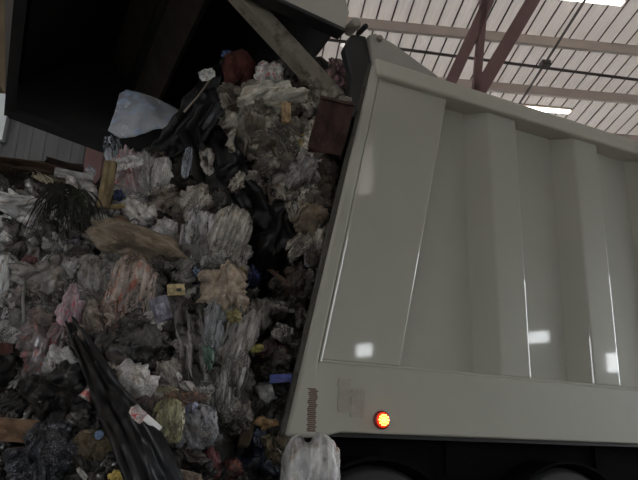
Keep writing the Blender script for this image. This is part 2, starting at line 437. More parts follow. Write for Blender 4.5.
# ------------------------------------------------------------------ hall
HL = [(352, 150, 372, 192), (352, 344, 372, 356), (531, 330, 556, 341), (604, 352, 622, 372)]    # where daylight glints on the paint
BAYS = [(-10, -5.5, 0, 4.4), (5, 8.5, 0, 4.4)]
PHI = math.radians(6)
U = np.array([math.cos(PHI), math.sin(PHI), 0]); V = np.array([-math.sin(PHI), math.cos(PHI), 0])
hall = math.atan2(U[1], U[0])
ZR, SL, VR = 8.9, .115, 11.0
def roof_z(v): return ZR - SL*(v-VR)
def on_roof(px, py, drop=0):
    r = ray(px, py); # (CZ + t rz) = ZR - drop - SL*(t r.V - VR)
    t = (ZR - drop + SL*VR - CZ)/(r[2] + SL*np.dot(r, V)); P = CAM + r*t
    return float(np.dot(P, U)), float(np.dot(P, V)), float(P[2])
def on_v(px, py, v):
    r = ray(px, py); t = v/np.dot(r, V); P = CAM + r*t
    return float(np.dot(P, U)), v, float(P[2])
def struct(name, bm, mat, rot=True):
    o = link(name, bm, mat); tag(o, kind='structure')
    if rot: o.rotation_euler = (0, 0, hall)
    return o
bm = bmesh.new(); bx(bm, (-45, -60, -.3), (60, 40, 0)); struct('floor', bm, M_floor)
# roof sheet with deep seams and shallow ridges, extruded along V
bm = bmesh.new()
prof = []
u = -18.0; step = .30
while u < 30:
    prof += [(u, 0), (u+.075, 0), (u+.087, -.012), (u+.10, 0), (u+.165, 0), (u+.177, -.012), (u+.19, 0), (u+.262, 0), (u+.265, .03), (u+.287, .03), (u+.29, 0)]
    u += step
rows = []
for v in (-12.0, 28.0):
    rows.append([bm.verts.new((a, v, roof_z(v)+h)) for a, h in prof])
for i in range(len(prof)-1):
    f = bm.faces.new((rows[0][i], rows[0][i+1], rows[1][i+1], rows[1][i]))
    if i % 11 in (7, 8, 9): f.material_index = 1
struct('ceiling', bm, [M_roof, M_joint])
v1 = on_roof(483, 37, .16)[1]; v2 = on_roof(491, 88, .16)[1]; dv = v2-v1
for k in range(-8, 8):
    v = v1 + k*dv
    if v > 27: continue
    bm = bmesh.new(); z = roof_z(v)
    bx(bm, (-18, v-.012, z-.24), (30, v+.012, z-.02)); bx(bm, (-18, v-.075, z-.25), (30, v+.012, z-.225)); bx(bm, (-18, v-.012, z-.035), (30, v+.075, z-.01))
    struct('ceiling_beam', bm, M_purlin)
# truss: the red diagonal braces
vt = 8.9
bm = bmesh.new(); tr = struct('roof_truss_beam', bm, M_truss)
def member(name, a, b, wpx, mat):
    A, B = Vector(on_v(*a, vt)), Vector(on_v(*b, vt)); d = (B-A).normalized(); B = A + d*((roof_z(vt)-.2-A.z)/d.z)
    A = A - d*((A.z-5.58)/d.z)
    bm = bmesh.new(); wd = wpx*vt*1.25/650
    bar(bm, A, B, wd, .02, (0, 1, 0)); bar(bm, A+Vector((-wd/2, .05, 0)), B+Vector((-wd/2, .05, 0)), .02, .1, (0, 1, 0))
    bar(bm, A+Vector((wd/2, .05, 0)), B+Vector((wd/2, .05, 0)), .02, .1, (0, 1, 0))
    link(name, bm, mat, tr)
member('brace', (452, 80), (489, 0), 10, M_truss)
member('brace', (481, 88), (533, 0), 13, M_truss)
member('web_post', (478, 78), (484, 8), 6, M_truss)
uu0 = on_v(480, 80, vt)[0]
bm = bmesh.new(); bx(bm, (uu0-3, vt-.09, 5.5), (uu0+1.3, vt+.09, 5.64)); link('bottom_chord', bm, M_truss, tr)
# conduits under the purlins
def pipe(a, b, drop, rad, label, ext=3):
    A, B = Vector(on_roof(*a, drop)), Vector(on_roof(*b, drop)); d = (B-A).normalized()
    bm = bmesh.new(); tube(bm, [A-d*ext, A, (A+B)/2, B, B+d*ext], rad, 8)
    o = link('conduit_pipe', bm, M_pipe); o.rotation_euler = (0, 0, hall); tag(o, label, 'pipe')
    return o
pipe((400, 49), (638, 80), .3, .030, 'dark conduit running level between the pale roof beams', 4)
pp = pipe((585, 0), (523, 98), .36, .026, 'dark conduit crossing the roof beams at a steep angle', 1.0)
bm = bmesh.new(); q0 = Vector(on_roof(545, 64, .34)); bx(bm, q0-Vector((.09, .09, .05)), q0+Vector((.09, .09, .05))); bevel(link('junction_box', bm, M_pipe, pp), .01)
# fluorescent luminaires
def luminaire(px, py, label, L=1.3, drop=.3):
    P = Vector(on_roof(px, py, drop)); rt_ = empty('fluorescent_light', tuple(Matrix.Rotation(hall, 3, 'Z') @ P), hall)
    tag(rt_, label, 'light', 'fluorescent lights under the roof')
    bm = bmesh.new(); bx(bm, (-L/2, -.09, .02), (L/2, .09, .07)); bevel(link('housing', bm, M_purlin, rt_), .01)
    for y in (-.045, .045):
        bm = bmesh.new(); tube(bm, [(-L/2+.03, y, 0), (L/2-.03, y, 0)], .022, 10); link('tube', bm, M_tubelight, rt_)
    for x in (-L/2, L/2-.02):
        bm = bmesh.new(); bx(bm, (x, -.08, -.03), (x+.02, .08, .03)); link('end_cap', bm, M_purlin, rt_)
luminaire(545, 110, 'lit fluorescent light just above the truck top rail', 1.2)
luminaire(592, 0, 'lit fluorescent light at the top edge beside the steep conduit', 1.2)
# grey corrugated wall behind the heap
VW = 13.0
bm = bmesh.new(); u = -16.0; prev = None
while u < 1.5:
    for du, dd in ((0, 0), (.2, 0), (.215, .014), (.26, .014), (.275, 0)):
        cur = [bm.verts.new((u+du, VW-dd, 0)), bm.verts.new((u+du, VW-dd, roof_z(VW)-.05))]
        if prev: bm.faces.new((prev[0], cur[0], cur[1], prev[1]))
        prev = cur
    u += .275
w = struct('wall_left', bm, M_wall); m = w.modifiers.new('thick', 'SOLIDIFY'); m.thickness = .06
A = on_v(0, 159, VW-.06); 
bm = bmesh.new(); bx(bm, (-16, VW-.12, A[2]-.10), (1, VW-.02, A[2])); struct('trim_1', bm, M_dark)
cA = on_v(88, 150, VW-.3); cB = on_v(105, 150, VW-.3)
bm = bmesh.new(); bx(bm, (cA[0], VW-.45, 0), (cB[0], VW-.15, roof_z(VW)-.3)); struct('steel_column', bm, M_truss)
VB = 8.0; cA = on_v(-40, 40, VB); cB = on_v(9, 40, VB)
bm = bmesh.new(); bx(bm, (cA[0], VB, on_v(0, 86, VB)[2]), (cB[0], VB+.2, roof_z(VB)-.1)); struct('trim_2', bm, M_brownwall)  # panel added in place of the brown wall left of the tailgate
# pale window in that wall at the far left
wa, wb = on_v(-26, 86, VW-.1), on_v(4, 141, VW-.1)
bm = bmesh.new(); bx(bm, (wa[0], VW-.1, wb[2]), (wb[0], VW-.06, wa[2]))
win = struct('window_1', bm, emis('daylit_glass', (.5, .55, .56), .55))
bm = bmesh.new()
for x in (wa[0]-.05, wb[0]-.02): bx(bm, (x, VW-.16, wb[2]-.05), (x+.07, VW-.05, wa[2]+.05))
for z in (wb[2]-.05, wa[2]): bx(bm, (wa[0], VW-.16, z), (wb[0], VW-.05, z+.05))
link('window_frame', bm, M_wall, win)
# far and right-hand walls, back wall with bay openings (daylight comes in there)
bm = bmesh.new(); bx(bm, (1.5, 27.5, 0), (30, 27.8, roof_z(27.5))); struct('wall_far', bm, M_wall)
bm = bmesh.new()
UR = 11.5
def wall_with_holes(bm, axis, pos, lo, hi, zt, holes, th=.2):
    xs = sorted({lo, hi, *[h[0] for h in holes], *[h[1] for h in holes]}); zs = sorted({0, zt, *[h[2] for h in holes], *[h[3] for h in holes]})
    for a, b in zip(xs, xs[1:]):
        for c, d in zip(zs, zs[1:]):
            if any(h[0] <= (a+b)/2 <= h[1] and h[2] <= (c+d)/2 <= h[3] for h in holes): continue
            if axis == 'u': bx(bm, (pos, a, c), (pos+th, b, d))
            else: bx(bm, (a, pos, c), (b, pos+th, d))
def mirror_hit(px, py):
    """where the wall at u = UR is seen mirrored in the truck's side"""
    s_, z_ = side(px, py); P = P0 + T*s_; P = np.array([P[0], P[1], z_]); d = P-CAM; d /= np.linalg.norm(d)
    d = d - 2*np.dot(d, NN)*NN; t = (UR-np.dot(P, U))/np.dot(d, U); Q = P + d*t
    return float(np.dot(Q, V)), float(Q[2])
HOLES_R = []
for (px0, py0, px1, py1) in HL:
    c = [mirror_hit(x, y) for x in (px0, px1) for y in (py0, py1)]
    HOLES_R.append((min(q[0] for q in c), max(q[0] for q in c), max(.1, min(q[1] for q in c)), max(q[1] for q in c)))
HOLES_R.append((2.5, 8.5, 0, 4.6))  # unseen door opening added to light the truck's edges from the right
wall_with_holes(bm, 'u', UR, -12, 27.8, 12.0, HOLES_R); struct('wall_right', bm, M_wall)
bm = bmesh.new()
wall_with_holes(bm, 'v', -12, -18, UR, 12.0, BAYS); struct('wall_back', bm, M_wall)
bm = bmesh.new(); wall_with_holes(bm, 'u', -16.3, -12, 13.2, 12.0, [(-5, 1, 0, 4.5)]); struct('wall_west', bm, M_wall)  # unseen west opening added to light the heap from the left

# ------------------------------------------------------------------ light
wd = bpy.data.worlds.new('sky'); S.world = wd; wd.use_nodes = True
bg = wd.node_tree.nodes['Background']; bg.inputs[0].default_value = (.97, 1.0, 1.03, 1); bg.inputs[1].default_value = 10.0
def area(name, loc, rot, sx, sy, e, col=(1, .97, .92)):
    l = bpy.data.lights.new(name, 'AREA'); l.shape = 'RECTANGLE'; l.size = sx; l.size_y = sy; l.energy = e; l.color = col
    o = bpy.data.objects.new(name, l); COL.objects.link(o); R = Matrix.Rotation(hall, 4, 'Z')
    o.matrix_world = R @ Matrix.Translation(loc) @ Euler(rot).to_matrix().to_4x4(); return o
S.view_settings.view_transform = 'Standard'; S.view_settings.look = 'None'; S.view_settings.exposure = -0.6; S.view_settings.gamma = 1
S.view_settings.use_curve_mapping = False

# ------------------------------------------------------------------ the heap
def near_y(px):
    r = ray(px, 437); t = np.dot(P0-CAM, NN)/np.dot(r, NN); return float(r[1]*t)
def sm(a, b, x):
    t = min(1, max(0, (x-a)/(b-a))); return t*t*(3-2*t)
def depth(px, py):
    """distance ahead of the camera of the heap's face"""
    h = (480-py)/320
    yl = 3.05 + .95*h + .12*max(0, -h)
    yr = 3.62 + .28*h
    b = sm(120, 270, px); y = yl*(1-b) + yr*b
    y += .30*math.exp(-((px-(262-(py-300)*.03))/26)**2)*sm(130, 210, py)
    y += .10*noise.noise(Vector((px/55, py/55, 3)))
    if px > 215:
        nyn = near_y(px); y = max(y, nyn + (.26*sm(215, 275, px)))
    return y
def at(px, py, off=0.0):
    r = ray(px, py); t = (depth(px, py)-off)/r[1]; P = CAM + r*t
    return Vector(P), t        # t: metres per pixel (axis depth / F * F units)
def top_y(px):
    pts = [(-400, 200), (-140, 178), (0, 178), (98, 186), (108, 168), (130, 160), (170, 138), (205, 106), (225, 76), (255, 66), (300, 66), (345, 76), (420, 90)]
    for (a, b), (c, d) in zip(pts, pts[1:]):
        if a <= px <= c: return b + (d-b)*(px-a)/(c-a)
    return 100
def edge_px(py):           # truck's rear edge in the picture
    return 372 + (284-372)*(py-62)/(437-62)
def build_heap():
    bm = bmesh.new(); nx, ny = 130, 130
    front, back = [], []
    for j in range(ny+1):
        rf, rk = [], []
        for i in range(nx+1):
            fr_ = i/nx; tt = j/ny
            py0 = 0
            px = -230 + fr_*(edge_px(180)+25+230)
            ty = top_y(px); py = ty + (780-ty)*(tt**1.15)
            px = -230 + fr_*(edge_px(min(py, 445))+22+230)
            P, s = at(px, py, -.10)
            n = noise.noise(P*4)*.10 + abs(noise.noise(P*11))*.09 + abs(noise.noise(P*25+Vector((5, 2, 1))))*.04
            P = P + Vector((0, -1, .2))*n
            P.z = max(P.z, .0)
            rf.append(bm.verts.new(P)); rk.append(bm.verts.new(P + Vector((.12, .55 + .6*tt, -.06*(1-tt)))))
        front.append(rf); back.append(rk)
    for j in range(ny):
        for i in range(nx):
            bm.faces.new((front[j][i], front[j+1][i], front[j+1][i+1], front[j][i+1]))
            bm.faces.new((back[j][i], back[j][i+1], back[j+1][i+1], back[j+1][i]))
    for i in range(nx):
        bm.faces.new((front[0][i], front[0][i+1], back[0][i+1], back[0][i])); bm.faces.new((front[ny][i+1], front[ny][i], back[ny][i], back[ny][i+1]))
    for j in range(ny):
        bm.faces.new((front[j+1][0], front[j][0], back[j][0], back[j+1][0])); bm.faces.new((front[j][nx], front[j+1][nx], back[j+1][nx], back[j][nx]))
    m, nt, b = base_mat('mixed_refuse')
    tc = nt.nodes.new('ShaderNodeTexCoord')
    warp = N(nt, 'ShaderNodeTexNoise', Scale=6, Detail=4); nt.links.new(tc.outputs['Object'], warp.inputs['Vector'])
    add = nt.nodes.new('ShaderNodeVectorMath'); add.operation = 'MULTIPLY_ADD'; nt.links.new(warp.outputs['Color'], add.inputs[0]); add.inputs[1].default_value = (.25, .25, .25); nt.links.new(tc.outputs['Object'], add.inputs[2])
    vor = N(nt, 'ShaderNodeTexVoronoi', Scale=16); nt.links.new(add.outputs[0], vor.inputs['Vector'])
    cr = nt.nodes.new('ShaderNodeValToRGB'); e = cr.color_ramp; e.interpolation = 'CONSTANT'
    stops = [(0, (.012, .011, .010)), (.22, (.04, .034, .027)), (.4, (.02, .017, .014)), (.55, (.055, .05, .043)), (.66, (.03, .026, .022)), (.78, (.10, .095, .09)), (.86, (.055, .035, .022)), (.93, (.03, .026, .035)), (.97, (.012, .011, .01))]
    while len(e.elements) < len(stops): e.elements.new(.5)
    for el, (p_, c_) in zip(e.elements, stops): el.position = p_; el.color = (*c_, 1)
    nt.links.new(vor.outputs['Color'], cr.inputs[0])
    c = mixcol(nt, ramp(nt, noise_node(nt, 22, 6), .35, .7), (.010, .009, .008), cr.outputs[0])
    nt.links.new(c, b.inputs['Base Color']); b.inputs['Roughness'].default_value = .6
    bump(nt, b, noise_node(nt, 30, 5), .8, .03)
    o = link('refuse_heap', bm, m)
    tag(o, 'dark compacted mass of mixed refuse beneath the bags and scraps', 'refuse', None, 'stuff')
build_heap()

# ------------------------------------------------------------------ litter shapes (unit size: x width, z height, -y out)
def ico(sub):
    bm = bmesh.new(); bmesh.ops.create_icosphere(bm, subdivisions=sub, radius=.5); return bm
def ridge(p): return 1-abs(noise.noise(p))*2
def bag_bm(seed, folds=1.0, lump=.30, stretch=(1, 1, 1), sub=4, neck=0, crisp=.5, sag=0):
    """crumpled bag: low lumps, creases running along its length, sharp crinkles"""
    bm = ico(sub); o = Vector((seed*7.13, seed*3.7, seed*1.9)); st = Vector(stretch)
    for v in bm.verts:
        d = v.co.normalized(); q = d
        # boxier than a ball
        pw = (abs(d.x)**2.6 + abs(d.y)**2.6 + abs(d.z)**2.6)**(-1/2.6)
        r = .44*pw
        r *= 1 + lump*noise.noise(q*1.5+o) + lump*.6*noise.noise(q*3.1+o*2)
        fp = Vector((q.x*5.5, q.y*5.5, q.z*1.6)) + o + Vector((0, 0, 1))*noise.noise(q*2+o)
        r += folds*.075*ridge(fp) + folds*.02*ridge(fp*2.3)
        r += crisp*.03*ridge(Vector((q.x*5, q.y*5, q.z*3))+o) + crisp*.008*ridge(Vector((q.x*13, q.y*13, q.z*8))+o)
        p = d*r
        if neck and d.z > .45:
            k = (d.z-.45)/.55; p.x *= 1-neck*k*.75; p.y *= 1-neck*k*.75; p.z += neck*.10*k*k
        if sag: p.x *= 1 - sag*.35*(p.z); p.y *= 1 - sag*.35*p.z
        v.co = p
    return bm
def crumple_bm(seed, sub=4, sharp=.22):
    """a balled-up sheet: flat facets and hard creases"""
    bm = ico(sub); o = Vector((seed*5.3, seed*2.7, seed*8.1))
    for v in bm.verts:
        d = v.co.normalized()
        ds, pts = noise.voronoi(d*1.6+o)
        ds2, _ = noise.voronoi(d*3.7+o)
        r = .40 + sharp*(ds[0]-.4) + sharp*.55*(ds2[0]-.4) + .10*noise.noise(d*2+o) + .025*ridge(d*12+o)
        v.co = d*r*(1 + .14*abs(d.x))
    return bm
def sheet_bm(seed, nx=34, ny=34, fold=.20, ragged=.18, curl=.3, freq=2.2, fdir=0):
    """a limp sheet with folds running along z and a torn outline"""
    bm = bmesh.new(); o = Vector((seed*3.3, seed*6.1, 0)); g = []
    for j in range(ny+1):
        row = []
        for i in range(nx+1):
            u, w = i/nx-.5, j/ny-.5
            a = math.atan2(w, u); e = 1 - ragged*(.5+noise.noise(Vector((math.cos(a)*1.6, math.sin(a)*1.6, 0))+o)+.4*noise.noise(Vector((math.cos(a)*5, math.sin(a)*5, 2))+o))
            m_ = max(abs(u), abs(w))*2
            rr = math.hypot(u, w)*2 or 1e-6
            sq = (m_/rr)                             # square -> rounder outline
            k = e*(.55+.45*sq**1)
            x, z = u*k, w*k
            q = Vector((x*freq*2.2 + z*.6, z*freq*.55, 0)) if not fdir else Vector((x*freq*.55, z*freq*2.2 + x*.6, 0))
            y = fold*(ridge(q+o)-.5) + fold*.5*(ridge(q*2.3+o)-.5) + fold*.35*noise.noise(Vector((x*9, z*9, 1))+o) + curl*(x*x+z*z)
            row.append(bm.verts.new((x, y, z)))
        g.append(row)
    for j in range(ny):
        for i in range(nx): bm.faces.new((g[j][i], g[j][i+1], g[j+1][i+1], g[j+1][i]))
    return bm
def drape_bm(seed, n=60, bulge=.55, folds=1.0, ragged=.42, crisp=1.0):
    """limp film bag: a torn-edged skin over a lump, creases fanning out from a gathered corner"""
    R_ = random.Random(seed*13+5); bm = bmesh.new(); o = Vector((seed*4.3, seed*2.9, seed*.7)); g = []
    ga = R_.uniform(.9, 2.2); gx, gz = .62*math.cos(ga), .62*math.sin(ga)
    for j in range(n+1):
        row = []
        for i in range(n+1):
            u, w = i/n-.5, j/n-.5
            # square -> disc
            X, Z = 2*u, 2*w
            x, z = X*math.sqrt(1-Z*Z/2)*.5, Z*math.sqrt(1-X*X/2)*.5
            a = math.atan2(z, x); rr = math.hypot(x, z)*2
            c, s_ = math.cos(a), math.sin(a)
            e = 1 + ragged*(noise.noise(Vector((c*1.5, s_*1.5, 0))+o) + .5*noise.noise(Vector((c*4, s_*4, 2))+o) + .22*noise.noise(Vector((c*11, s_*11, 4))+o))
            x, z = x*e*1.12, z*e*1.12
            dx, dz = x-gx, z-gz; dist = math.hypot(dx, dz); an = math.atan2(dz, dx)
            wp = noise.noise(Vector((x*2.4, z*2.4, 5))+o)
            fa = min(1, dist*1.2)
            y = -bulge*max(0, 1-rr*rr)**.75*(.75+.6*noise.noise(Vector((x*2, z*2, 9))+o))
            y += .35*max(0, rr-.8)
            y += -folds*.16*fa*(ridge(Vector((an*3.2+wp*1.1, dist*.9, 0))+o)-.3)
            y += -folds*.04*fa*(ridge(Vector((an*6.5+wp*2, dist*1.8, 3))+o)-.3)
            vx = Vector((x*3.4+wp*.5, z*2.6, 1))+o
            y += -crisp*.13*noise.voronoi(vx)[0][0] - crisp*.05*noise.voronoi(vx*2.3)[0][0]
            x += .05*noise.noise(Vector((x*5, z*5, 21))+o); z += .05*noise.noise(Vector((x*5, z*5, 31))+o)
            row.append(bm.verts.new((x, y, z)))
        g.append(row)
    for j in range(n):
        for i in range(n): bm.faces.new((g[j][i], g[j][i+1], g[j+1][i+1], g[j+1][i]))
    return bm
def outline_sheet(name, poly, off, m, bulge=.05, seed=1, lean=0):
    """stiff crumpled sheet cut to an outline (points of the outline lie on the heap's face, off metres out)"""
    cx = sum(p[0] for p in poly)/len(poly); cy = sum(p[1] for p in poly)/len(poly); bm = bmesh.new()
    pts = []
    for (x0, y0), (x1, y1) in zip(poly, poly[1:]+poly[:1]):
        for k in range(8): pts.append((x0+(x1-x0)*k/8, y0+(y1-y0)*k/8))
    P0_, mpp = at(cx, cy, off); c0 = Vector(P0_); rings = []; yaxis = (c0-Vector(CAM)).normalized(); yaxis.z = 0; yaxis.normalize()
    xa = yaxis.cross(Vector((0, 0, 1))); K = 14
    def w(px, py, t):
        p = c0 + xa*((px-cx)*mpp) + Vector((0, 0, 1.12))*(-(py-cy)*mpp)
        q = Vector((px/22., py/22., seed))
        d = bulge*(1-t*t) + .03*noise.noise(q) + .022*(ridge(q*.7)-.4)
        return p - yaxis*(d + lean*(py-cy)*mpp)
    for k in range(1, K+1):
        t = k/K; rings.append([bm.verts.new(w(cx+(x-cx)*t*(1+.02*noise.noise(Vector((x/5, y/5, 0)))), cy+(y-cy)*t, t)) for x, y in pts])
    c = bm.verts.new(w(cx, cy, 0)); n = len(pts)
    for i in range(n):
        bm.faces.new((c, rings[0][i], rings[0][(i+1) % n]))
        for a, b in zip(rings, rings[1:]): bm.faces.new((a[i], b[i], b[(i+1) % n], a[(i+1) % n]))
    o = link(name, bm, m, None, True); thick(o, .006); return o
def box_bm(seed, crush=.05, sub=6):
    bm = bmesh.new(); bmesh.ops.create_cube(bm, size=1); bmesh.ops.subdivide_edges(bm, edges=bm.edges[:], cuts=sub, use_grid_fill=True)
    o = Vector((seed*2.1, seed*4.7, 0))
    for v in bm.verts:
        n = Vector((noise.noise(v.co*1.8+o), noise.noise(v.co*1.8+o+Vector((9, 0, 0))), noise.noise(v.co*1.8+o+Vector((0, 9, 0)))))
        v.co += n*crush + n*(crush*.3)*math.sin(v.co.z*9)
    return bm
def roll_bm(seed, rough=.06, n=24, m=26):
    """a roll or log lying along x"""
    bm = bmesh.new(); o = Vector((seed, seed*2, 0)); rings = []
    for j in range(m+1):
        x = j/m-.5; cap = min(1, (1-abs(x)*2)*9)**.5 if abs(x) > .44 else 1
        ring = []
        for k in range(n):
            a = 2*math.pi*k/n; d = Vector((x*3, math.cos(a), math.sin(a)))
            r = (.46+rough*1.6*noise.noise(d*1.6+o)+rough*(ridge(Vector((x*9, a*.6, 0))+o)-.5))*max(cap, .12)
            ring.append(bm.verts.new((x, math.cos(a)*r, math.sin(a)*r)))
        rings.append(ring)
    for a, b in zip(rings, rings[1:]):
        for k in range(n): bm.faces.new((a[k], a[(k+1) % n], b[(k+1) % n], b[k]))
    bm.faces.new(rings[0][::-1]); bm.faces.new(rings[-1]); return bm
def fronds_bm(seed, n=80, droop=1.0):
    bm = bmesh.new(); R = random.Random(seed)
    for k in range(n):
        x0 = R.uniform(-.25, .25); z0 = R.uniform(.15, .5); a = R.uniform(-1.3, 1.3); L = R.uniform(.45, .95); wd_ = R.uniform(.012, .035)
        y0 = R.uniform(-.3, .2); prev = None
        for i in range(7):
            t = i/6; x = x0 + a*t*L*.6; z = z0 + .18*math.sin(t*2) * R.uniform(.8, 1.1) - droop*L*t*t; y = y0 - .35*t*L + .2*t*t
            w_ = wd_*(1-t*.9)
            cur = [bm.verts.new((x-w_, y, z)), bm.verts.new((x, y-.012, z+.006)), bm.verts.new((x+w_, y, z))]
            if prev:
                bm.faces.new((prev[0], cur[0], cur[1], prev[1])); bm.faces.new((prev[1], cur[1], cur[2], prev[2]))
            prev = cur
    return bm
def strip_bm(pts, w, seed=0, fold=.03, nw=8):
    """long twisted band through world points pts"""
    bm = bmesh.new(); pts = [Vector(p) for p in pts]
    M_ = 40; res = []
    for j in range(M_+1):
        t = j/M_*(len(pts)-1); i = min(int(t), len(pts)-2); f = t-i
        p0, p1, p2, p3 = pts[max(i-1, 0)], pts[i], pts[i+1], pts[min(i+2, len(pts)-1)]
        res.append(.5*((2*p1)+(p2-p0)*f+(2*p0-5*p1+4*p2-p3)*f*f+(3*p1-p0-3*p2+p3)*f**3))
    prev = None
    for j, p in enumerate(res):
        d = (res[min(j+1, M_)]-res[max(j-1, 0)]).normalized(); s = d.cross(Vector((0, -1, .25))).normalized(); n_ = s.cross(d)
        tt = j/M_; ww = (w(tt) if callable(w) else w)
        cur = []
        for k in range(nw+1):
            u = k/nw-.5
            y = fold*2.2*(ridge(Vector((u*4+seed, tt*2.2, seed)))-.5) + fold*noise.noise(Vector((u*5, tt*16, seed))) + fold*1.6*(.25-u*u)*4
            cur.append(bm.verts.new(p + s*u*ww*(1+.25*noise.noise(Vector((tt*6, seed, u))))+n_*(-y)))
        if prev:
            for k in range(nw): bm.faces.new((prev[k], cur[k], cur[k+1], prev[k+1]))
        prev = cur
    return bm
def thick(o, t=.004):
    m = o.modifiers.new('thick', 'SOLIDIFY'); m.thickness = t; m.offset = 0; return o

SEEN = {}
CELLS = []
_seed = [0]
def place(o, px, py, w, h, dpt, ang, off, tilt=(0, 0)):
    P, mpp = at(px, py, off)
    ax = Vector(M3[:, 0]); fwv = Vector((P - Vector(CAM)).normalized()); fwv.z *= .35; fwv.normalize()
    ax = fwv.cross(Vector((0, 0, 1))).normalized(); az = ax.cross(fwv)
    R = Matrix((ax, fwv, az)).transposed() @ Matrix.Rotation(-math.radians(ang), 3, 'Y') @ Matrix.Rotation(math.radians(tilt[0]), 3, 'X') @ Matrix.Rotation(math.radians(tilt[1]), 3, 'Z')
    o.matrix_world = Matrix.Translation(P) @ R.to_4x4() @ Matrix.Diagonal((w*mpp*1.0, dpt*mpp, h*mpp, 1))
    CELLS.append((px, py, w/2, h/2))
def thing(kind, name, label, cat, px, py, w, h, col, mat='plastic', ang=0, d=None, off=None, pat=None, tilt=(0, 0), group=None, **kw):
    assert 4 <= len(label.split()) <= 16, label
    if not group: assert label not in SEEN, label
    SEEN[label] = 1
    _seed[0] += 1; sd = _seed[0]
    m = trash(col, mat, pat)
    if kind == 'drape': bm = drape_bm(sd, **kw)
    elif kind == 'bag' and mat in ('plastic', 'film', 'clear') and 'lump' not in kw and sd % 4:
        kind = 'drape'; w *= 1.2; h *= 1.2; bm = drape_bm(sd, folds=kw.get('folds', 1.2), crisp=max(.8, kw.get('crisp', 1)))
    elif kind == 'bag': bm = bag_bm(sd, **{'sub': 5 if w*h > 500 else 4, **kw})
    elif kind == 'ball' and sd % 3:
        kind = 'drape'; w *= 1.1; h *= 1.1; bm = drape_bm(sd, 40, .75, .8, .34, 1.5)
    elif kind == 'ball': bm = crumple_bm(sd, **kw)
    elif kind == 'sheet': bm = sheet_bm(sd, **kw)
    elif kind == 'box': bm = box_bm(sd, **kw)
    elif kind == 'roll': bm = roll_bm(sd, **kw)
    elif kind == 'fronds': bm = fronds_bm(sd, **kw)
    o = link(name, bm, m, None, kind in ('bag', 'sheet', 'roll', 'drape'))
    if kind == 'ball': o.data.polygons.foreach_set('use_smooth', [True]*len(o.data.polygons))
    if kind in ('sheet', 'drape'): thick(o, .014)
    if kind == 'box': bevel(o, .01)
    if d is None: d = {'sheet': .7*min(w, h), 'fronds': 30}.get(kind, .75*min(w, h))
    if off is None: off = .04 if kind != 'sheet' else .09
    place(o, px, py, w, h, d, ang, off, tilt)
    tag(o, label, cat, group)
    return o
def sub(parent, name, bm, mat, smooth=True, label=None):
    o = link(name, bm, mat, parent, smooth)
    if label: o['label'] = label
    return o


DROP = '''film_shred.005 film_shred.006 film_shred.007 film_shred.011 film_shred.014 film_shred.015 film_shred.016 film_shred.026 film_shred.028 film_shred.034 
film_shred.047 film_shred.052 film_shred.054 film_shred.057 film_scrap.008 film_scrap.009 film_scrap.012 film_scrap.014 film_scrap.016 film_scrap.018 
film_scrap.020 film_scrap.035 film_scrap.036 film_scrap.037 dark_scrap.003 dark_scrap.006 dark_scrap.007 dark_scrap.012 dark_scrap.015 dark_scrap.020 
dark_scrap.021 dark_scrap.022 dark_scrap.023 dark_scrap.024 dark_scrap.025 dark_scrap.026 dark_scrap.028 dark_scrap.030 dark_scrap.031 dark_scrap.032 
dark_scrap.034 dark_scrap.037 dark_scrap.040 film_scrap.048 film_scrap.075 film_scrap.076 film_scrap.078 film_scrap.081 film_scrap.092 
brown_scrap.004 brown_scrap.006 brown_scrap.017 brown_scrap.018 brown_scrap.019 paper_scrap.004 paper_scrap.005 paper_scrap.008 paper_scrap.009 
paper_scrap.017 paper_scrap.019 paper_scrap.021 paper_scrap.026 paper_scrap.032 paper_scrap.033 paper_scrap.035 paper_scrap.037 brown_scrap.020 
brown_scrap.024 brown_scrap.029 brown_scrap.031 brown_scrap.034 brown_scrap.037 brown_scrap.040 brown_scrap.041 brown_scrap.044 dark_scrap.047 
dark_scrap.054 dark_scrap.058 dark_scrap.065 dark_scrap.071 dark_scrap.077 dark_scrap.079 dark_scrap.083 dark_scrap.085 dark_scrap.086 dark_scrap.087 
dark_scrap.089 dark_scrap.094 dark_scrap.095 dark_scrap.096 dark_scrap.097 dark_scrap.100 dark_scrap.101 dark_scrap.102 dark_scrap.104 dark_scrap.106'''.split()
# ------------------------------------------------------------------ the litter one can tell apart
t = thing
# -- crest of the heap, against the dark tailgate
o = outline_sheet('plastic_sheet', [(118, 96), (124, 89), (140, 91), (152, 93), (168, 97), (188, 109), (178, 123), (154, 131), (138, 142), (124, 145), (113, 139), (116, 118)], .22, trash((140, 144, 150), 'hard', ((112, 124, 142), 'patch')), .05, 4, .35)
tag(o, 'pale blue-grey crumpled plastic sheet standing on the crest against the dark tailgate', 'plastic sheet')
CELLS.append((147, 117, 36, 28))
t('sheet', 'film_piece', 'small crinkled clear film hanging under the left corner of the pale blue sheet', 'plastic film', 113, 150, 20, 34, (96, 100, 106), 'film', 12, off=.15)
t('sheet', 'paper_scrap', 'small white torn scrap sticking up left of the maroon cushion', 'paper scrap', 207, 74, 18, 13, (160, 160, 155), 'paper', 30, off=.36)
t('ball', 'film_scrap', 'tiny bright blue crumpled scrap at the top of the maroon cushion', 'plastic scrap', 228, 55, 12, 10, (45, 72, 118), 'plastic', 0, off=.1)
t('bag', 'seat_cushion', 'dark maroon rounded cushion bulging at the top of the heap under the strut', 'cushion', 239, 74, 36, 48, (78, 40, 35), 'cloth', 8, off=.10, folds=.3, lump=.15, crisp=.2)
t('ball', 'snack_packet', 'crumpled white packet with bright red print beside the maroon cushion', 'packet', 270, 77, 26, 26, (168, 150, 140), 'plastic', -20, off=.13, pat=((128, 34, 40), 'patch'))
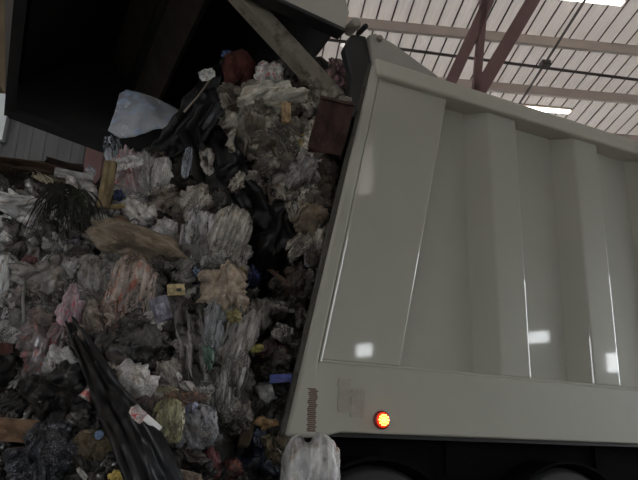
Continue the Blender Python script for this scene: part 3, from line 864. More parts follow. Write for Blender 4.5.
t('ball', 'crumpled_paper', 'speckled grey-white crumpled paper just below the maroon cushion', 'paper', 254, 92, 24, 26, (112, 106, 96), 'paper', 20, off=.10, pat=((60, 56, 50), 'speck'))
t('bag', 'white_bag', 'long whitish crumpled bag lying across the crest below the red-printed packet', 'bag', 273, 99, 52, 24, (142, 138, 126), 'plastic', 20, off=.14, folds=1.6, crisp=1)
t('bag', 'clear_bag', 'small shiny grey bag wedged between the red-printed packet and the steel strut', 'bag', 289, 72, 26, 34, (88, 84, 82), 'plastic', -25, off=.03)
t('bag', 'paper_sack', 'pinkish brown torn paper at the left end of the long whitish bag', 'paper', 234, 107, 28, 16, (104, 86, 74), 'paper', 20, off=.08)
t('bag', 'film_bag', 'large grey-beige film bag spreading below the long whitish bag', 'bag', 247, 132, 40, 40, (108, 102, 92), 'plastic', 5, off=.10, folds=2, crisp=1.2)
t('bag', 'film_bag', 'olive-grey creased bag slumping right of the large grey-beige film bag', 'bag', 278, 140, 28, 40, (90, 86, 74), 'film', 40, off=.10, folds=1.8)
t('box', 'card_strip', 'small upright tan cardboard strip below the long whitish bag', 'cardboard', 286, 113, 9, 19, (128, 104, 74), 'card', 5, off=.3, d=7, crush=.1)
t('ball', 'crumpled_paper', 'pale grey balled paper left of the yellow scrap', 'paper', 293, 127, 20, 17, (122, 118, 112), 'paper', 0, off=.11)
t('ball', 'yellow_scrap', 'dull yellow crumpled scrap near the reddish brown board', 'scrap', 305, 143, 17, 18, (128, 112, 62), 'plastic', 20, off=.10)
t('ball', 'crumpled_paper', 'white balled paper right above the dull yellow scrap', 'paper', 309, 128, 18, 14, (138, 132, 126), 'paper', -10, off=.1)
t('sheet', 'paper_leaflet', 'white curved leaflet with a small orange-red mark beside the brown board', 'leaflet', 318, 157, 15, 26, (160, 156, 158), 'paper', -28, off=.16, pat=((176, 92, 84), 'patch'), ragged=.3)
o = t('box', 'brown_board_box', 'reddish brown cardboard box standing in the opening by the rear post', 'box', 331, 130, 34, 52, (60, 42, 37), 'card', -12, off=.2, d=26, crush=.06)
bm = bmesh.new(); bx(bm, (-.5, -.62, .47), (.5, -.5, .52)); sub(o, 'flap', bm, trash((68, 50, 44), 'card'), False)
t('bag', 'pink_bag', 'dusky pink-grey bag tucked under the hinge at the top of the opening', 'bag', 343, 78, 34, 34, (98, 80, 78), 'plastic', 10, off=.03, pat=((132, 100, 104), 'patch'))
t('ball', 'grey_scrap', 'grey crumpled scrap at the foot of the strut by the rear post', 'scrap', 344, 103, 15, 13, (104, 100, 92), 'paper', 0, off=.22)
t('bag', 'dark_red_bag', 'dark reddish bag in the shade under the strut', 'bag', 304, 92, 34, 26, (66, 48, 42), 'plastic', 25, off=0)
# black tarp draped from crest
P = [at(232, 62, .18)[0], at(212, 92, .20)[0], at(188, 126, .22)[0], at(154, 152, .22)[0], at(118, 160, .2)[0]]
bm = strip_bm(P, lambda q: .20*(.6+.8*math.sin(math.pi*min(1, q+.15))), 3, .04, 16)
o = thick(link('black_tarp', bm, trash((20, 20, 22), 'plastic', ((40, 41, 44), 'patch')), None, True), .006)
tag(o, 'black plastic tarp slung down the crest below the pale blue sheet', 'tarp')
bm = bmesh.new(); tube(bm, [at(215, 72, .3)[0], at(200, 94, .32)[0], at(184, 112, .34)[0]], .007, 8)
tag(link('bare_stick', bm, trash((110, 102, 90), 'wood'), None, True), 'thin pale stick along the upper edge of the black tarp', 'stick')
P = [at(204, 122, .16)[0], at(216, 160, .22)[0], at(236, 195, .20)[0], at(256, 238, .12)[0], at(268, 275, .06)[0]]
o = thick(link('black_bin_bag', strip_bm(P, lambda q: .34-.06*q, 5, .04, 14), trash((19, 19, 21), 'plastic'), None, True), .006)
tag(o, 'black torn bin bag hanging down the middle of the heap', 'bin bag')
P = [at(176, 138, .10)[0], at(186, 160, .14)[0], at(196, 186, .12)[0]]
o = thick(link('black_bin_bag', strip_bm(P, .24, 6, .04, 10), trash((20, 20, 22), 'plastic'), None, True), .006)
tag(o, 'black bin bag piece hanging just below the tarp', 'bin bag')
t('sheet', 'shiny_film', 'thin shiny strip of film hanging down in front of the black bin bag piece', 'plastic film', 187, 162, 10, 34, (98, 104, 112), 'clear', -4, off=.28)
# -- left shoulder
t('box', 'flat_cardboard', 'brown flattened cardboard lying on the top left shoulder of the heap', 'cardboard', 22, 172, 76, 8, (84, 66, 52), 'card', 2, off=.02, d=60, crush=.2)
t('box', 'flat_cardboard', 'darker brown flattened cardboard poking out beside the red column', 'cardboard', 64, 169, 34, 6, (50, 36, 30), 'card', -6, off=0, d=40, crush=.1)
t('box', 'foam_slab', 'pale grey thin foam slab near the ochre tube', 'foam', 74, 178, 36, 9, (122, 122, 120), 'hard', -2, off=.12, d=24, crush=.05)
t('sheet', 'paper_scrap', 'small white scrap just left of the ochre tube top', 'paper scrap', 91, 171, 12, 8, (140, 142, 150), 'paper', -35, off=.16)
t('roll', 'mattress_roll', 'grey-beige rolled padding under the pale foam slab', 'padding', 72, 189, 54, 17, (92, 84, 70), 'cloth', -3, off=.06)
t('sheet', 'torn_wrapper', 'cream torn wrapper beside the dark leaves on the top left shoulder', 'wrapper', 43, 178, 24, 9, (148, 138, 116), 'paper', -18, off=.2)
t('fronds', 'leaf_bundle', 'dark withered leaf bundle below the brown flattened cardboard', 'leaves', 26, 185, 52, 26, (46, 42, 32), 'leaf', 0, off=.14, n=70, droop=.5)
t('bag', 'white_bag', 'bluish white plastic bag stretched below the dark leaf bundle', 'bag', 26, 208, 54, 22, (152, 152, 162), 'plastic', -10, off=.14, folds=2.4, crisp=1)
t('ball', 'white_bag', 'white crumpled bag cut by the left edge, upper of the two', 'bag', 5, 224, 20, 20, (172, 176, 180), 'plastic', 0, off=.16)
t('ball', 'white_bag', 'white crumpled bag cut by the left edge, lower of the two', 'bag', 4, 241, 16, 15, (166, 172, 174), 'plastic', 30, off=.16)
t('bag', 'lilac_bag', 'small pale lilac bag right of the two white edge bags', 'bag', 31, 231, 16, 22, (136, 128, 136), 'plastic', -20, off=.12)
t('bag', 'mauve_bag', 'dull mauve bag under the pale lilac bag', 'bag', 22, 238, 24, 28, (84, 72, 78), 'plastic', 20, off=.05)
t('fronds', 'grass_clump', 'drooping olive-green clump of long grass on the left shoulder', 'grass clump', 62, 216, 62, 60, (42, 42, 31), 'leaf', 0, off=.30, n=95)
t('bag', 'brown_sacking', 'brown sacking behind the olive grass clump', 'sacking', 52, 196, 30, 26, (78, 64, 46), 'cloth', 15, off=.06)
P = [at(86, 186, .14)[0], at(92, 205, .17)[0], at(96, 228, .15)[0], at(94, 250, .12)[0]]
o = thick(link('brown_cloth', strip_bm(P, .15, 9, .05, 10), trash((78, 70, 62), 'cloth'), None, True), .01)
tag(o, 'grey-brown cloth hanging straight down left of the ochre tube', 'cloth')
bm = bmesh.new(); lathe(bm, [(.40, -.5), (.5, -.47), (.5, .47), (.46, .5), (.40, .5), (.38, .40)], 'z', 28)
o = link('cardboard_tube', bm, trash((108, 92, 64), 'card'), None, True); bevel(o, .01); place(o, 107, 185, 13, 48, 13, -2, .34)
tag(o, 'ochre upright cardboard tube standing on the left shoulder', 'tube')
t('box', 'wood_offcut', 'thin yellowish wood offcut lying at the foot of the ochre tube', 'wood', 112, 207, 24, 4, (122, 104, 58), 'wood', 12, off=.22, d=5, crush=.03)
t('bag', 'carrier_bag', 'white carrier bag with red print right of the ochre tube', 'bag', 127, 182, 26, 46, (138, 126, 128), 'plastic', 10, off=.14, folds=1.6, pat=((120, 52, 58), 'patch'))
t('sheet', 'white_film', 'crumpled white film above the red-printed carrier bag', 'plastic film', 127, 163, 36, 14, (138, 138, 136), 'film', 22, off=.36)
t('ball', 'film_scrap', 'small dark blue scrap right of the ochre tube foot', 'plastic scrap', 119, 195, 9, 12, (46, 60, 102), 'plastic', 10, off=.22)
t('bag', 'film_bag', 'tall pale grey bag standing between the red-printed bag and the striped paper bag', 'bag', 147, 183, 22, 52, (118, 116, 114), 'plastic', 8, off=.13, folds=1.8)
t('ball', 'food_crust', 'orange-brown crust lying above the long tan sack', 'food scrap', 126, 226, 22, 12, (108, 82, 64), 'paper', -18, off=.18)
t('drape', 'tan_sack', 'long tan sack lying across the heap below the ochre tube', 'sack', 140, 247, 98, 36, (112, 100, 84), 'paper', -14, off=.14, d=34, bulge=.8, folds=.5, ragged=.16, crisp=1.5)
t('bag', 'grey_bag', 'grey cloth-like bag at the left end of the tan sack', 'bag', 96, 246, 26, 26, (94, 90, 84), 'plastic', 0, off=.08)
t('bag', 'purple_grey_bag', 'smooth purple-grey bag below the olive grass clump', 'bag', 69, 251, 34, 22, (84, 84, 92), 'plastic', 12, off=.12, crisp=.3)
t('ball', 'paper_cup', 'pale crumpled cup under the left end of the tan sack', 'cup', 109, 258, 20, 18, (116, 110, 102), 'paper', 0, off=.12)
t('bag', 'striped_bag', 'upright white paper bag with thin grey stripes at the middle of the heap', 'bag', 163, 180, 20, 48, (146, 144, 142), 'paper', 10, off=.19, folds=.8, pat=((100, 98, 100), 'bands', 3.5))
t('bag', 'brown_bag', 'greyish brown bag below the striped paper bag', 'bag', 171, 208, 30, 30, (92, 82, 74), 'plastic', -15, off=.12)
t('ball', 'white_bag', 'pale round balled bag below the greyish brown bag', 'bag', 166, 231, 26, 26, (128, 126, 126), 'plastic', 0, off=.16)
t('bag', 'spotted_bag', 'grey bag with dark spots just right of the greyish brown bag', 'bag', 196, 204, 24, 30, (124, 118, 110), 'plastic', -10, off=.16, pat=((64, 56, 50), 'speck'))
t('bag', 'shiny_film', 'shiny grey film bag hanging below the spotted grey bag', 'bag', 199, 234, 26, 44, (122, 120, 122), 'clear', -5, off=.17, folds=2, crisp=1.3)
t('bag', 'bulging_bag', 'large bulging translucent grey bag with long creases at the middle of the heap', 'bag', 229, 235, 38, 56, (122, 118, 110), 'film', -14, off=.2, folds=1.5, lump=.12, crisp=.35, pat=((98, 94, 88), 'bands', 3))
t('bag', 'grey_bag', 'dull grey bag peeping out above the bulging translucent bag', 'bag', 219, 200, 24, 24, (62, 58, 54), 'plastic', 20, off=.10)
t('ball', 'crumpled_paper', 'two-lobed whitish scrap on the black bin bag above the bulging bag', 'paper scrap', 249, 176, 15, 9, (116, 112, 106), 'paper', 15, off=.2)
t('bag', 'film_bag', 'long pale torn film stretched down from the grey-beige film bag', 'plastic film', 267, 170, 54, 20, (112, 106, 98), 'film', -32, off=.12, folds=2)
t('bag', 'film_bag', 'pale grey balled bag in the middle of the opening strip', 'bag', 290, 176, 30, 26, (106, 104, 100), 'plastic', 15, off=.10)
t('bag', 'brown_bag', 'brownish grey bag below the pale grey balled bag', 'bag', 292, 198, 44, 30, (92, 84, 74), 'film', -5, off=.09, folds=1.5)
t('bag', 'grey_bag', 'grey crumpled bag under the white leaflet', 'bag', 305, 172, 26, 30, (104, 100, 98), 'plastic', -25, off=.12)
t('ball', 'paper_bag', 'tan crumpled paper bag by the truck edge at mid height', 'paper bag', 311, 219, 28, 28, (104, 92, 76), 'paper', 0, off=.10)
t('bag', 'brown_bag', 'dark tan bag under the brown board by the truck edge', 'bag', 322, 182, 24, 34, (78, 66, 52), 'paper', 10, off=.06)
t('bag', 'film_bag', 'thin brownish film slumping down beside the black bin bag', 'plastic film', 263, 200, 20, 44, (78, 70, 62), 'film', 20, off=.06, folds=2)
t('sheet', 'grey_rag', 'narrow grey rag hanging by the truck edge', 'rag', 309, 253, 12, 32, (94, 92, 96), 'cloth', 2, off=.12)
t('bag', 'film_piece', 'black lump standing in for shade in the gap beside the bulging translucent bag', 'bin bag', 276, 240, 56, 64, (21, 21, 23), 'plastic', 10, off=.07)  # black lump added to darken the shaded gap
CELLS += [(222, 158, 44, 40), (244, 210, 30, 60), (276, 245, 44, 40), (195, 150, 24, 24), (235, 440, 26, 40)]
# -- middle band
t('bag', 'blue_bag', 'dark blue balled bag under the bulging translucent bag', 'bag', 249, 277, 16, 22, (36, 48, 84), 'plastic', 0, off=.14)
t('ball', 'ochre_scrap', 'ochre crumpled scrap left of the dark blue balled bag', 'scrap', 236, 272, 17, 14, (112, 94, 58), 'paper', 20, off=.16)
t('ball', 'film_scrap', 'small pale blue film scrap at the right end of the tan sack', 'plastic scrap', 194, 275, 12, 16, (78, 92, 112), 'film', 0, off=.14)
t('bag', 'grey_bag', 'grey shiny bag below the shiny film bag, above the beige crumpled bag', 'bag', 214, 262, 30, 20, (98, 96, 94), 'clear', 10, off=.14)
t('bag', 'beige_bag', 'beige crumpled paper bag with shiny creases at the middle of the heap', 'bag', 227, 292, 38, 42, (128, 114, 98), 'plastic', -10, off=.22, folds=1.3, crisp=1.4)
o = t('box', 'yellow_packet', 'small yellow packet with a black mark below the tan sack', 'packet', 176, 290, 17, 11, (142, 126, 82), 'hard', 8, off=.22, d=9, crush=.06)
bm = bmesh.new(); bx(bm, (.02, -.54, -.2), (.3, -.5, .1)); sub(o, 'print', bm, trash((40, 34, 24), 'hard'), False, 'black printed mark')
o = t('box', 'lilac_carton', 'small lilac-grey carton below the yellow packet', 'carton', 161, 309, 18, 24, (94, 92, 102), 'card', 22, off=.27, d=12, crush=.08)
bm = bmesh.new(); bx(bm, (-.3, -.55, -.25), (.25, -.5, .2)); sub(o, 'label', bm, trash((126, 124, 138), 'card'), False, 'paler carton face')
t('bag', 'clear_bag', 'large clear bag blotched with orange-red left of the middle of the heap', 'bag', 129, 294, 42, 74, (112, 100, 92), 'film', -6, off=.2, folds=1.2, lump=.22, pat=((104, 62, 52), 'patch'))
t('ball', 'crumpled_packet', 'crumpled pink and white packet left of the orange-blotched clear bag', 'packet', 72, 309, 21, 36, (140, 124, 131), 'paper', 5, off=.2, pat=((126, 74, 82), 'patch'))
t('bag', 'grey_bag', 'lumpy grey bag between the pink packet and the orange-blotched bag', 'bag', 96, 285, 32, 50, (96, 92, 88), 'plastic', 8, off=.13, folds=1.2)
t('ball', 'white_bag', 'small pale balled bag atop the lumpy grey bag', 'bag', 91, 264, 22, 16, (108, 104, 98), 'plastic', 0, off=.17)
t('bag', 'grey_bag', 'brown-grey creased bag hanging below the lumpy grey bag', 'bag', 97, 334, 42, 44, (98, 88, 80), 'film', 24, off=.16, folds=2)
t('bag', 'grey_bag', 'narrow grey bag with a red streak below the orange-blotched clear bag', 'bag', 117, 330, 16, 44, (98, 84, 78), 'film', 10, off=.16, pat=((98, 56, 52), 'patch'))
t('bag', 'white_bag', 'tall white bag cut by the left edge at mid height', 'bag', 3, 286, 18, 62, (166, 172, 168), 'plastic', 0, off=.16, folds=1.2, crisp=.3)
t('bag', 'grey_bag', 'rounded pale grey bag above and left of the pink packet', 'bag', 46, 283, 44, 36, (108, 104, 100), 'plastic', -22, off=.14)
t('ball', 'red_scrap', 'dark red scrap above the rounded pale grey bag', 'scrap', 30, 260, 14, 9, (86, 38, 42), 'plastic', 0, off=.3)
t('bag', 'brown_bag', 'small brown-grey bag left of the rounded pale grey bag', 'bag', 29, 297, 22, 22, (90, 82, 76), 'plastic', 12, off=.14)
bm = bmesh.new(); tube(bm, [at(x, y, .26)[0] for x, y in ((2, 252), (14, 257), (22, 268), (25, 282), (23, 300), (24, 322))], .008, 8)
tag(link('flex_cord', bm, trash((92, 90, 84), 'hard'), None, True), 'thin grey curved cord down the left side of the heap', 'cord')
t('bag', 'grey_bag', 'greyish brown bag left of the pink packet with its mouth open', 'bag', 46, 323, 34, 26, (94, 82, 76), 'plastic', -10, off=.14)
t('bag', 'grey_bag', 'grey-purple bag with red blotches below the pink packet', 'bag', 46, 350, 42, 42, (96, 86, 88), 'plastic', 4, off=.16, pat=((98, 60, 56), 'patch'))
t('sheet', 'grey_cloth', 'grey cloth hanging near the left edge below the cord', 'cloth', 20, 335, 18, 74, (66, 66, 66), 'cloth', 0, off=.12)
t('box', 'red_carton', 'dull red carton cut by the left edge', 'carton', 3, 360, 16, 32, (78, 48, 43), 'card', 6, off=.16, d=16)
t('bag', 'grey_bag', 'grey bag between the dull red carton and the red-blotched purple bag', 'bag', 20, 382, 28, 34, (70, 68, 66), 'plastic', 0, off=.1)
t('bag', 'grey_bag', 'pinkish grey bag hanging under the red-blotched purple bag', 'bag', 68, 358, 26, 34, (88, 80, 76), 'plastic', 0, off=.13)
t('bag', 'dark_bag', 'charcoal bag between the orange-blotched bag and the twisted film', 'bag', 139, 345, 36, 34, (54, 52, 50), 'plastic', 10, off=.14)
for pts, lab, c in ((((180, 300), (181, 320), (184, 345), (183, 372)), 'twisted shiny film ribbon hanging below the lilac carton, left of a pair', (104, 100, 98)), (((194, 310), (196, 330), (197, 355), (198, 378)), 'twisted shiny film ribbon hanging below the lilac carton, right of a pair', (98, 96, 96))):
    o = thick(link('film_ribbon', strip_bm([at(x, y, .24)[0] for x, y in pts], .075, len(lab), .04, 8), trash(c, 'plastic'), None, True), .005)
    tag(o, lab, 'plastic film')
t('bag', 'film_bag', 'long smooth translucent grey bag hanging below the beige crumpled bag', 'bag', 234, 352, 34, 78, (108, 104, 100), 'film', -10, off=.2, folds=2.2, crisp=.4)
t('bag', 'film_bag', 'slim bluish grey bag hanging left of the long smooth translucent bag', 'bag', 211, 335, 20, 66, (100, 102, 106), 'film', -4, off=.17, folds=2)
t('ball', 'green_scrap', 'small sea-green scrap between two hanging grey bags', 'scrap', 209, 357, 9, 20, (54, 84, 72), 'plastic', 6, off=.3)
t('ball', 'white_bag', 'grey balled bag like a knob below the beige crumpled bag', 'bag', 221, 318, 18, 16, (92, 94, 98), 'plastic', 0, off=.2)
t('ball', 'yellow_scrap', 'olive-yellow scrap right of the grey knob bag', 'scrap', 234, 316, 12, 11, (112, 102, 56), 'plastic', 0, off=.36)
t('ball', 'crumpled_paper', 'shiny crumpled foil paper right of the olive-yellow scrap', 'foil', 259, 317, 30, 30, (104, 100, 92), 'plastic', 0, off=.14, sharp=.3)
t('ball', 'yellow_scrap', 'bright yellow flat scrap below the crumpled foil', 'scrap', 257, 348, 13, 8, (160, 142, 62), 'plastic', 14, off=.2)
t('bag', 'dark_red_bag', 'dark wine-red bag right of the bright yellow scrap', 'bag', 270, 355, 24, 20, (72, 44, 48), 'plastic', 0, off=.08)
t('box', 'blue_tray', 'bright blue flat tray near the truck edge', 'tray', 281, 379, 22, 8, (46, 60, 128), 'hard', 5, off=.16, d=20, crush=.05)
t('ball', 'white_bag', 'pale grey balled bag under the bright blue tray', 'bag', 270, 393, 28, 24, (122, 122, 120), 'plastic', 0, off=.15)
t('sheet', 'crumpled_film', 'torn whitish film beside the truck edge above the blue tray', 'plastic film', 284, 333, 26, 20, (94, 90, 86), 'film', -20, off=.12)
t('sheet', 'crumpled_film', 'pale folded film above the torn whitish film by the truck edge', 'plastic film', 282, 306, 36, 12, (98, 94, 90), 'film', -6, off=.12)
bm = bmesh.new(); bar(bm, at(262, 264, .16)[0], at(291, 286, .16)[0], .022, .022)
tag(bevel(link('wood_stick', bm, trash((86, 66, 50), 'wood')), .004), 'short brown stick slanting in the dark gap beside the truck edge', 'stick')
t('bag', 'brown_bag', 'dark brown bag in the gap right of the brown stick', 'bag', 296, 282, 24, 26, (58, 48, 42), 'plastic', 0, off=.05)
# -- foot of the heap
t('box', 'wood_block', 'orange-brown wood block lying near the lower left edge', 'wood block', 14, 430, 42, 22, (104, 80, 58), 'wood', -3, off=.29, d=20, crush=.05)
t('bag', 'black_bin_bag', 'large full black bin bag right of the wood block', 'bin bag', 58, 400, 52, 54, (27, 27, 29), 'plastic', 0, off=.12, folds=1.4, crisp=1.6, pat=((56, 53, 48), 'patch'))
t('bag', 'black_bin_bag', 'shiny black bin bag at the bottom edge below the large one', 'bin bag', 46, 460, 52, 48, (30, 31, 34), 'plastic', 10, off=.16, folds=1.6, crisp=1.5, pat=((70, 72, 78), 'speck'))  # lighter specks are glints painted into the black film
bm = bmesh.new(); lathe(bm, [(.30, -.5), (.33, -.46), (.5, .44), (.53, .47), (.5, .5), (.44, .44), (.28, -.3)], 'z', 28)
o = link('paper_cup', bm, trash((142, 132, 128), 'paper', ((140, 50, 46), 'stripes', .5)), None, True); place(o, 92, 390, 17, 22, 17, 152, .22)
tag(o, 'tipped white paper cup with a red band on the black bin bag', 'cup')
t('ball', 'newspaper', 'white speckled crumpled newspaper at the lower middle left', 'newspaper', 134, 384, 38, 36, (150, 148, 145), 'paper', 8, off=.2, sharp=.32, pat=((74, 72, 70), 'speck'))
t('bag', 'white_bag', 'whitish rag-like bag left of the speckled newspaper', 'bag', 111, 372, 24, 18, (124, 116, 110), 'plastic', -20, off=.18)
t('sheet', 'paper_wrapper', 'white and red wrapper sticking out under the newspaper', 'wrapper', 138, 414, 20, 14, (168, 152, 150), 'paper', -42, off=.46, pat=((150, 62, 64), 'patch'))
bm = bmesh.new(); bar(bm, at(145, 417, .46)[0], at(160, 430, .46)[0], .012, .03)
tag(bevel(link('plastic_knife', bm, trash((172, 164, 158), 'hard')), .004), 'thin white plastic sliver pointing down right below the white and red wrapper', 'sliver')
t('bag', 'dark_red_bag', 'small dark red bag right of the speckled newspaper', 'bag', 154, 388, 14, 24, (84, 42, 46), 'plastic', 0, off=.14)
t('bag', 'brown_bag', 'mauve-brown bag below the small dark red bag', 'bag', 149, 409, 22, 22, (72, 60, 60), 'plastic', 0, off=.14)
P = [at(68, 318, .30)[0], at(86, 352, .34)[0], at(108, 392, .36)[0], at(130, 432, .36)[0], at(158, 500, .36)[0]]
o = thick(link('black_sheeting', strip_bm(P, lambda q: .05+.18*q, 11, .022, 14), trash((19, 19, 21), 'plastic', ((28, 29, 32), 'patch')), None, True), .008)
tag(o, 'long black plastic sheeting trailing down to the bottom edge', 'plastic sheet')
bm = bmesh.new(); lathe(bm, [(.46, -.5), (.5, -.4), (.5, .3), (.44, .5), (.2, .46)], 'y', 24)
for v in bm.verts: v.co.y *= -1
o = link('bottle_cap', bm, trash((76, 96, 126), 'hard'), None, True); place(o, 99, 435, 9, 9, 5, 0, .3); tag(o, 'small round blue bottle cap beside the long black sheeting', 'bottle cap')
t('bag', 'paper_sack', 'brown crinkled paper bag left of the long black sheeting near the bottom', 'paper bag', 97, 452, 44, 36, (86, 76, 58), 'paper', -8, off=.18, folds=1.5, crisp=1.3)
t('ball', 'yellow_scrap', 'yellow scrap at the bottom edge below the brown paper bag', 'scrap', 116, 476, 12, 10, (164, 142, 62), 'paper', 0, off=.24)
t('sheet', 'paper_scrap', 'narrow white shard near the bottom edge below the brown paper bag', 'shard', 82, 474, 16, 6, (130, 126, 122), 'paper', -48, off=.26)
t('bag', 'yellow_green_bag', 'plump olive-yellow bag right of the white plastic sliver', 'bag', 168, 421, 32, 44, (108, 106, 76), 'film', 0, off=.2, folds=.8, lump=.15, crisp=.3)
t('bag', 'olive_bag', 'small pale olive bag on top of the plump olive-yellow bag', 'bag', 166, 393, 22, 14, (92, 90, 66), 'plastic', 8, off=.2)
t('bag', 'clear_bag', 'rounded translucent grey bag right of the plump olive-yellow bag', 'bag', 195, 428, 44, 42, (100, 100, 104), 'film', 20, off=.2, folds=.9, lump=.2, crisp=.5)
t('bag', 'brown_bag', 'brown twisted wrap across the top of the rounded translucent bag', 'wrap', 184, 398, 36, 10, (88, 66, 54), 'film', 4, off=.25)
t('ball', 'film_scrap', 'small bluish film scrap between the olive-yellow and translucent bags', 'plastic scrap', 188, 405, 14, 16, (96, 100, 122), 'film', 0, off=.22)
t('bag', 'white_bag', 'pale pointed bag above the pale olive bag', 'bag', 167, 375, 20, 26, (112, 106, 100), 'plastic', 30, off=.2)
t('bag', 'grey_rag', 'dim grey cloth below the long smooth translucent bag', 'cloth', 232, 400, 30, 20, (64, 60, 58), 'cloth', 0, off=.14)
t('bag', 'grey_bag', 'dim grey bag hanging below the slim bluish grey bag', 'bag', 217, 398, 20, 44, (84, 82, 80), 'film', 0, off=.16, folds=1.6)
bm = bmesh.new(); bar(bm, at(259, 396, .10)[0], at(243, 446, .16)[0], .06, .025, (0, 1, 0))
tag(bevel(link('wood_lath', bm, trash((66, 54, 42), 'wood')), .005), 'brown wooden lath leaning in the dark gap at the lower middle', 'lath')
t('ball', 'food_wrapper', 'orange crumpled wrapper low down by the truck edge', 'wrapper', 271, 424, 28, 12, (136, 106, 68), 'plastic', -4, off=.17)
t('bag', 'blue_bag', 'dull blue bag beneath the orange wrapper', 'bag', 263, 438, 24, 24, (58, 68, 88), 'plastic', 0, off=.12)
t('bag', 'brown_bag', 'mottled brown bag beneath the orange wrapper, against the white bag', 'bag', 278, 444, 24, 24, (88, 78, 60), 'plastic', 0, off=.14)
t('bag', 'dark_blue_bag', 'navy bag at the bottom beside the front white bag', 'bag', 264, 464, 34, 24, (40, 48, 66), 'plastic', 0, off=.12)
t('ball', 'red_scrap', 'crimson crumpled scrap at the bottom of the dark gap', 'scrap', 211, 463, 18, 32, (84, 34, 38), 'plastic', 14, off=.18)
t('ball', 'red_scrap', 'orange-red crumpled scrap right of the crimson one at the bottom', 'scrap', 231, 470, 22, 18, (86, 50, 44), 'plastic', 0, off=.18)
t('sheet', 'paper_scrap', 'cream torn paper at the bottom edge right of the black sheeting', 'paper', 186, 476, 36, 12, (122, 110, 98), 'paper', -12, off=.24)
t('bag', 'dark_bag', 'dark brown bag above the cream torn paper', 'bag', 186, 459, 36, 24, (52, 46, 44), 'plastic', 0, off=.14)
# white bag in front of the truck's lower corner: two lobes
bmw = bag_bm(77, .5, .16, (1, 1, 1), 5, 0, .15)
for v in bmw.verts:
    if v.co.z > 0: v.co.z -= .16*math.exp(-((v.co.x+.08)/.10)**2)*(v.co.z*2)
o = link('white_bag', bmw, trash((168, 170, 178), 'film', k=2.4), None, True)
CELLS.append((312, 462, 28, 24))
r = ray(312, 472); tt_ = (near_y(312)-.20)/r[1]; P = Vector(CAM + r*tt_)
o.matrix_world = Matrix.Translation(P) @ Matrix.Diagonal((62*tt_, .26, 76*tt_, 1))
tag(o, 'white two-lobed plastic bag hanging in front of the truck lower rear corner', 'bag')
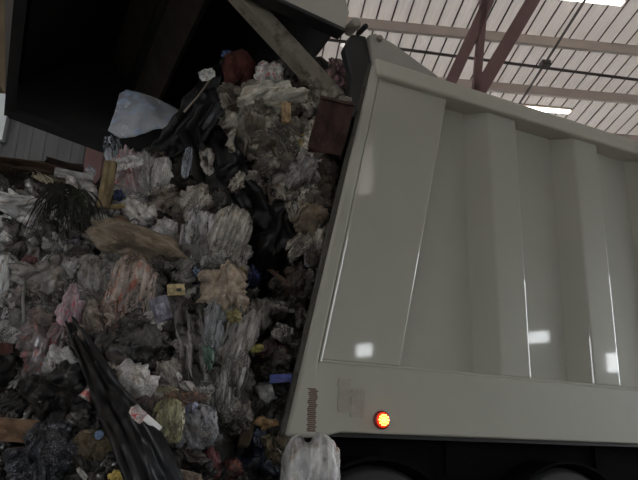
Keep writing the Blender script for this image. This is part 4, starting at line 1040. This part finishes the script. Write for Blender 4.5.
# ------------------------------------------------------------------ bits nothing tells apart
R = random.Random(21)
REG = [
 (-10, 200, 130, 400, 26, 'film_shred', 'torn see-through film shred clinging to the left half of the heap', 'film shreds on the left half', 'film shred', [(122, 120, 118), (104, 102, 102)], (18, 36), ('bag',), 'film'),
 (130, 165, 250, 440, 30, 'film_shred', 'torn see-through film shred clinging to the middle of the heap', 'film shreds at the middle', 'film shred', [(124, 121, 117), (102, 98, 94)], (16, 34), ('bag',), 'film'),
 (232, 85, 318, 250, 20, 'film_shred', 'torn see-through film shred on the slope below the strut', 'film shreds on the slope below the strut', 'film shred', [(124, 118, 108), (100, 94, 86)], (14, 28), ('bag',), 'film'),  # px0, py0, px1, py1, n, name, label, group, cat, colours, size, kinds, mat
 (-30, 190, 120, 330, 44, 'film_scrap', 'small crumpled grey film scrap wedged among the bags on the upper left', 'film scraps on the upper left', 'film scrap', [(64, 61, 58), (84, 81, 78)], (16, 34), ('bag', 'bag', 'ball'), 'plastic'),
 (-30, 320, 130, 500, 46, 'dark_scrap', 'small charcoal plastic scrap wedged among the bags on the lower left', 'charcoal scraps on the lower left', 'plastic scrap', [(32, 31, 31), (48, 45, 43)], (18, 38), ('bag', 'bag', 'ball'), 'plastic'),
 (120, 255, 250, 400, 46, 'film_scrap', 'small crumpled grey film scrap wedged among the hanging bags at the middle', 'film scraps at the middle', 'film scrap', [(60, 57, 54), (82, 79, 76)], (14, 30), ('bag', 'bag', 'ball'), 'plastic'),
 (130, 160, 235, 260, 20, 'brown_scrap', 'small brown-grey scrap wedged among the bags above the middle', 'brown scraps above the middle', 'scrap', [(62, 56, 50), (46, 42, 38)], (10, 22), ('bag', 'ball'), 'paper'),
 (225, 80, 335, 165, 34, 'paper_scrap', 'small greyish beige paper scrap strewn on the crest below the strut', 'paper scraps on the crest', 'paper scrap', [(112, 106, 96), (84, 78, 70)], (9, 20), ('ball',), 'paper'),
 (255, 160, 330, 260, 26, 'brown_scrap', 'small brown scrap clinging along the opening at the upper truck edge', 'brown scraps at the upper truck edge', 'scrap', [(66, 59, 51), (84, 78, 71)], (9, 20), ('bag', 'ball'), 'paper'),
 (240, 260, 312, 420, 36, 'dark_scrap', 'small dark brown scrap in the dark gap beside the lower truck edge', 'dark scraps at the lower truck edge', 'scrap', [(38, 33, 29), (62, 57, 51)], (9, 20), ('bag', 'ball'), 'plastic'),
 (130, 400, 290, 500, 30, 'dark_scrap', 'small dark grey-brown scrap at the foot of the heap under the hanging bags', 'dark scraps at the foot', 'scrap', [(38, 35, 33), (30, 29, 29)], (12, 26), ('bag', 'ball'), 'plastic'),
]
for (x0, y0, x1, y1, n, nm, lab, grp, cat, cols, (s0, s1), kinds, mt) in REG:
    lib = {}; kk = .5 if 'torn' in lab else .8
    placed = 0; tries = 0
    while placed < n and tries < 4000:
        tries += 1
        px, py = R.uniform(x0, x1), R.uniform(y0, y1)
        if px < -3 or py > 484 or px > edge_px(py)-4 or py < top_y(px)+6: continue
        if any(((px-a)/(c*kk))**2 + ((py-b)/(d*kk))**2 < 1 for a, b, c, d in CELLS): continue
        ci = R.randrange(len(cols)); kd = R.choice(kinds); var = R.randrange(3); key = (ci, kd, var)
        if key not in lib:
            _seed[0] += 1
            bm = drape_bm(_seed[0], 34, folds=1.4, ragged=.5) if kd == 'bag' else drape_bm(_seed[0], 34, .7, .9, .45, 1.7)
            o = link(nm, bm, trash(cols[ci], mt), None, True); lib[key] = o
            thick(o, .02)
        else:
            o = lib[key].copy(); COL.objects.link(o)
        tag(o, lab, cat, grp)
        sz = R.uniform(s0, s1)
        place(o, px, py, sz*R.uniform(.8, 1.3), sz*R.uniform(.8, 1.4), sz*.7, R.uniform(-60, 60), R.uniform(.05, .17), (R.uniform(-20, 20), R.uniform(-40, 40)))
        placed += 1

# bits that ended up wholly behind others are left out
for n_ in DROP: bpy.data.objects.remove(bpy.data.objects[n_])
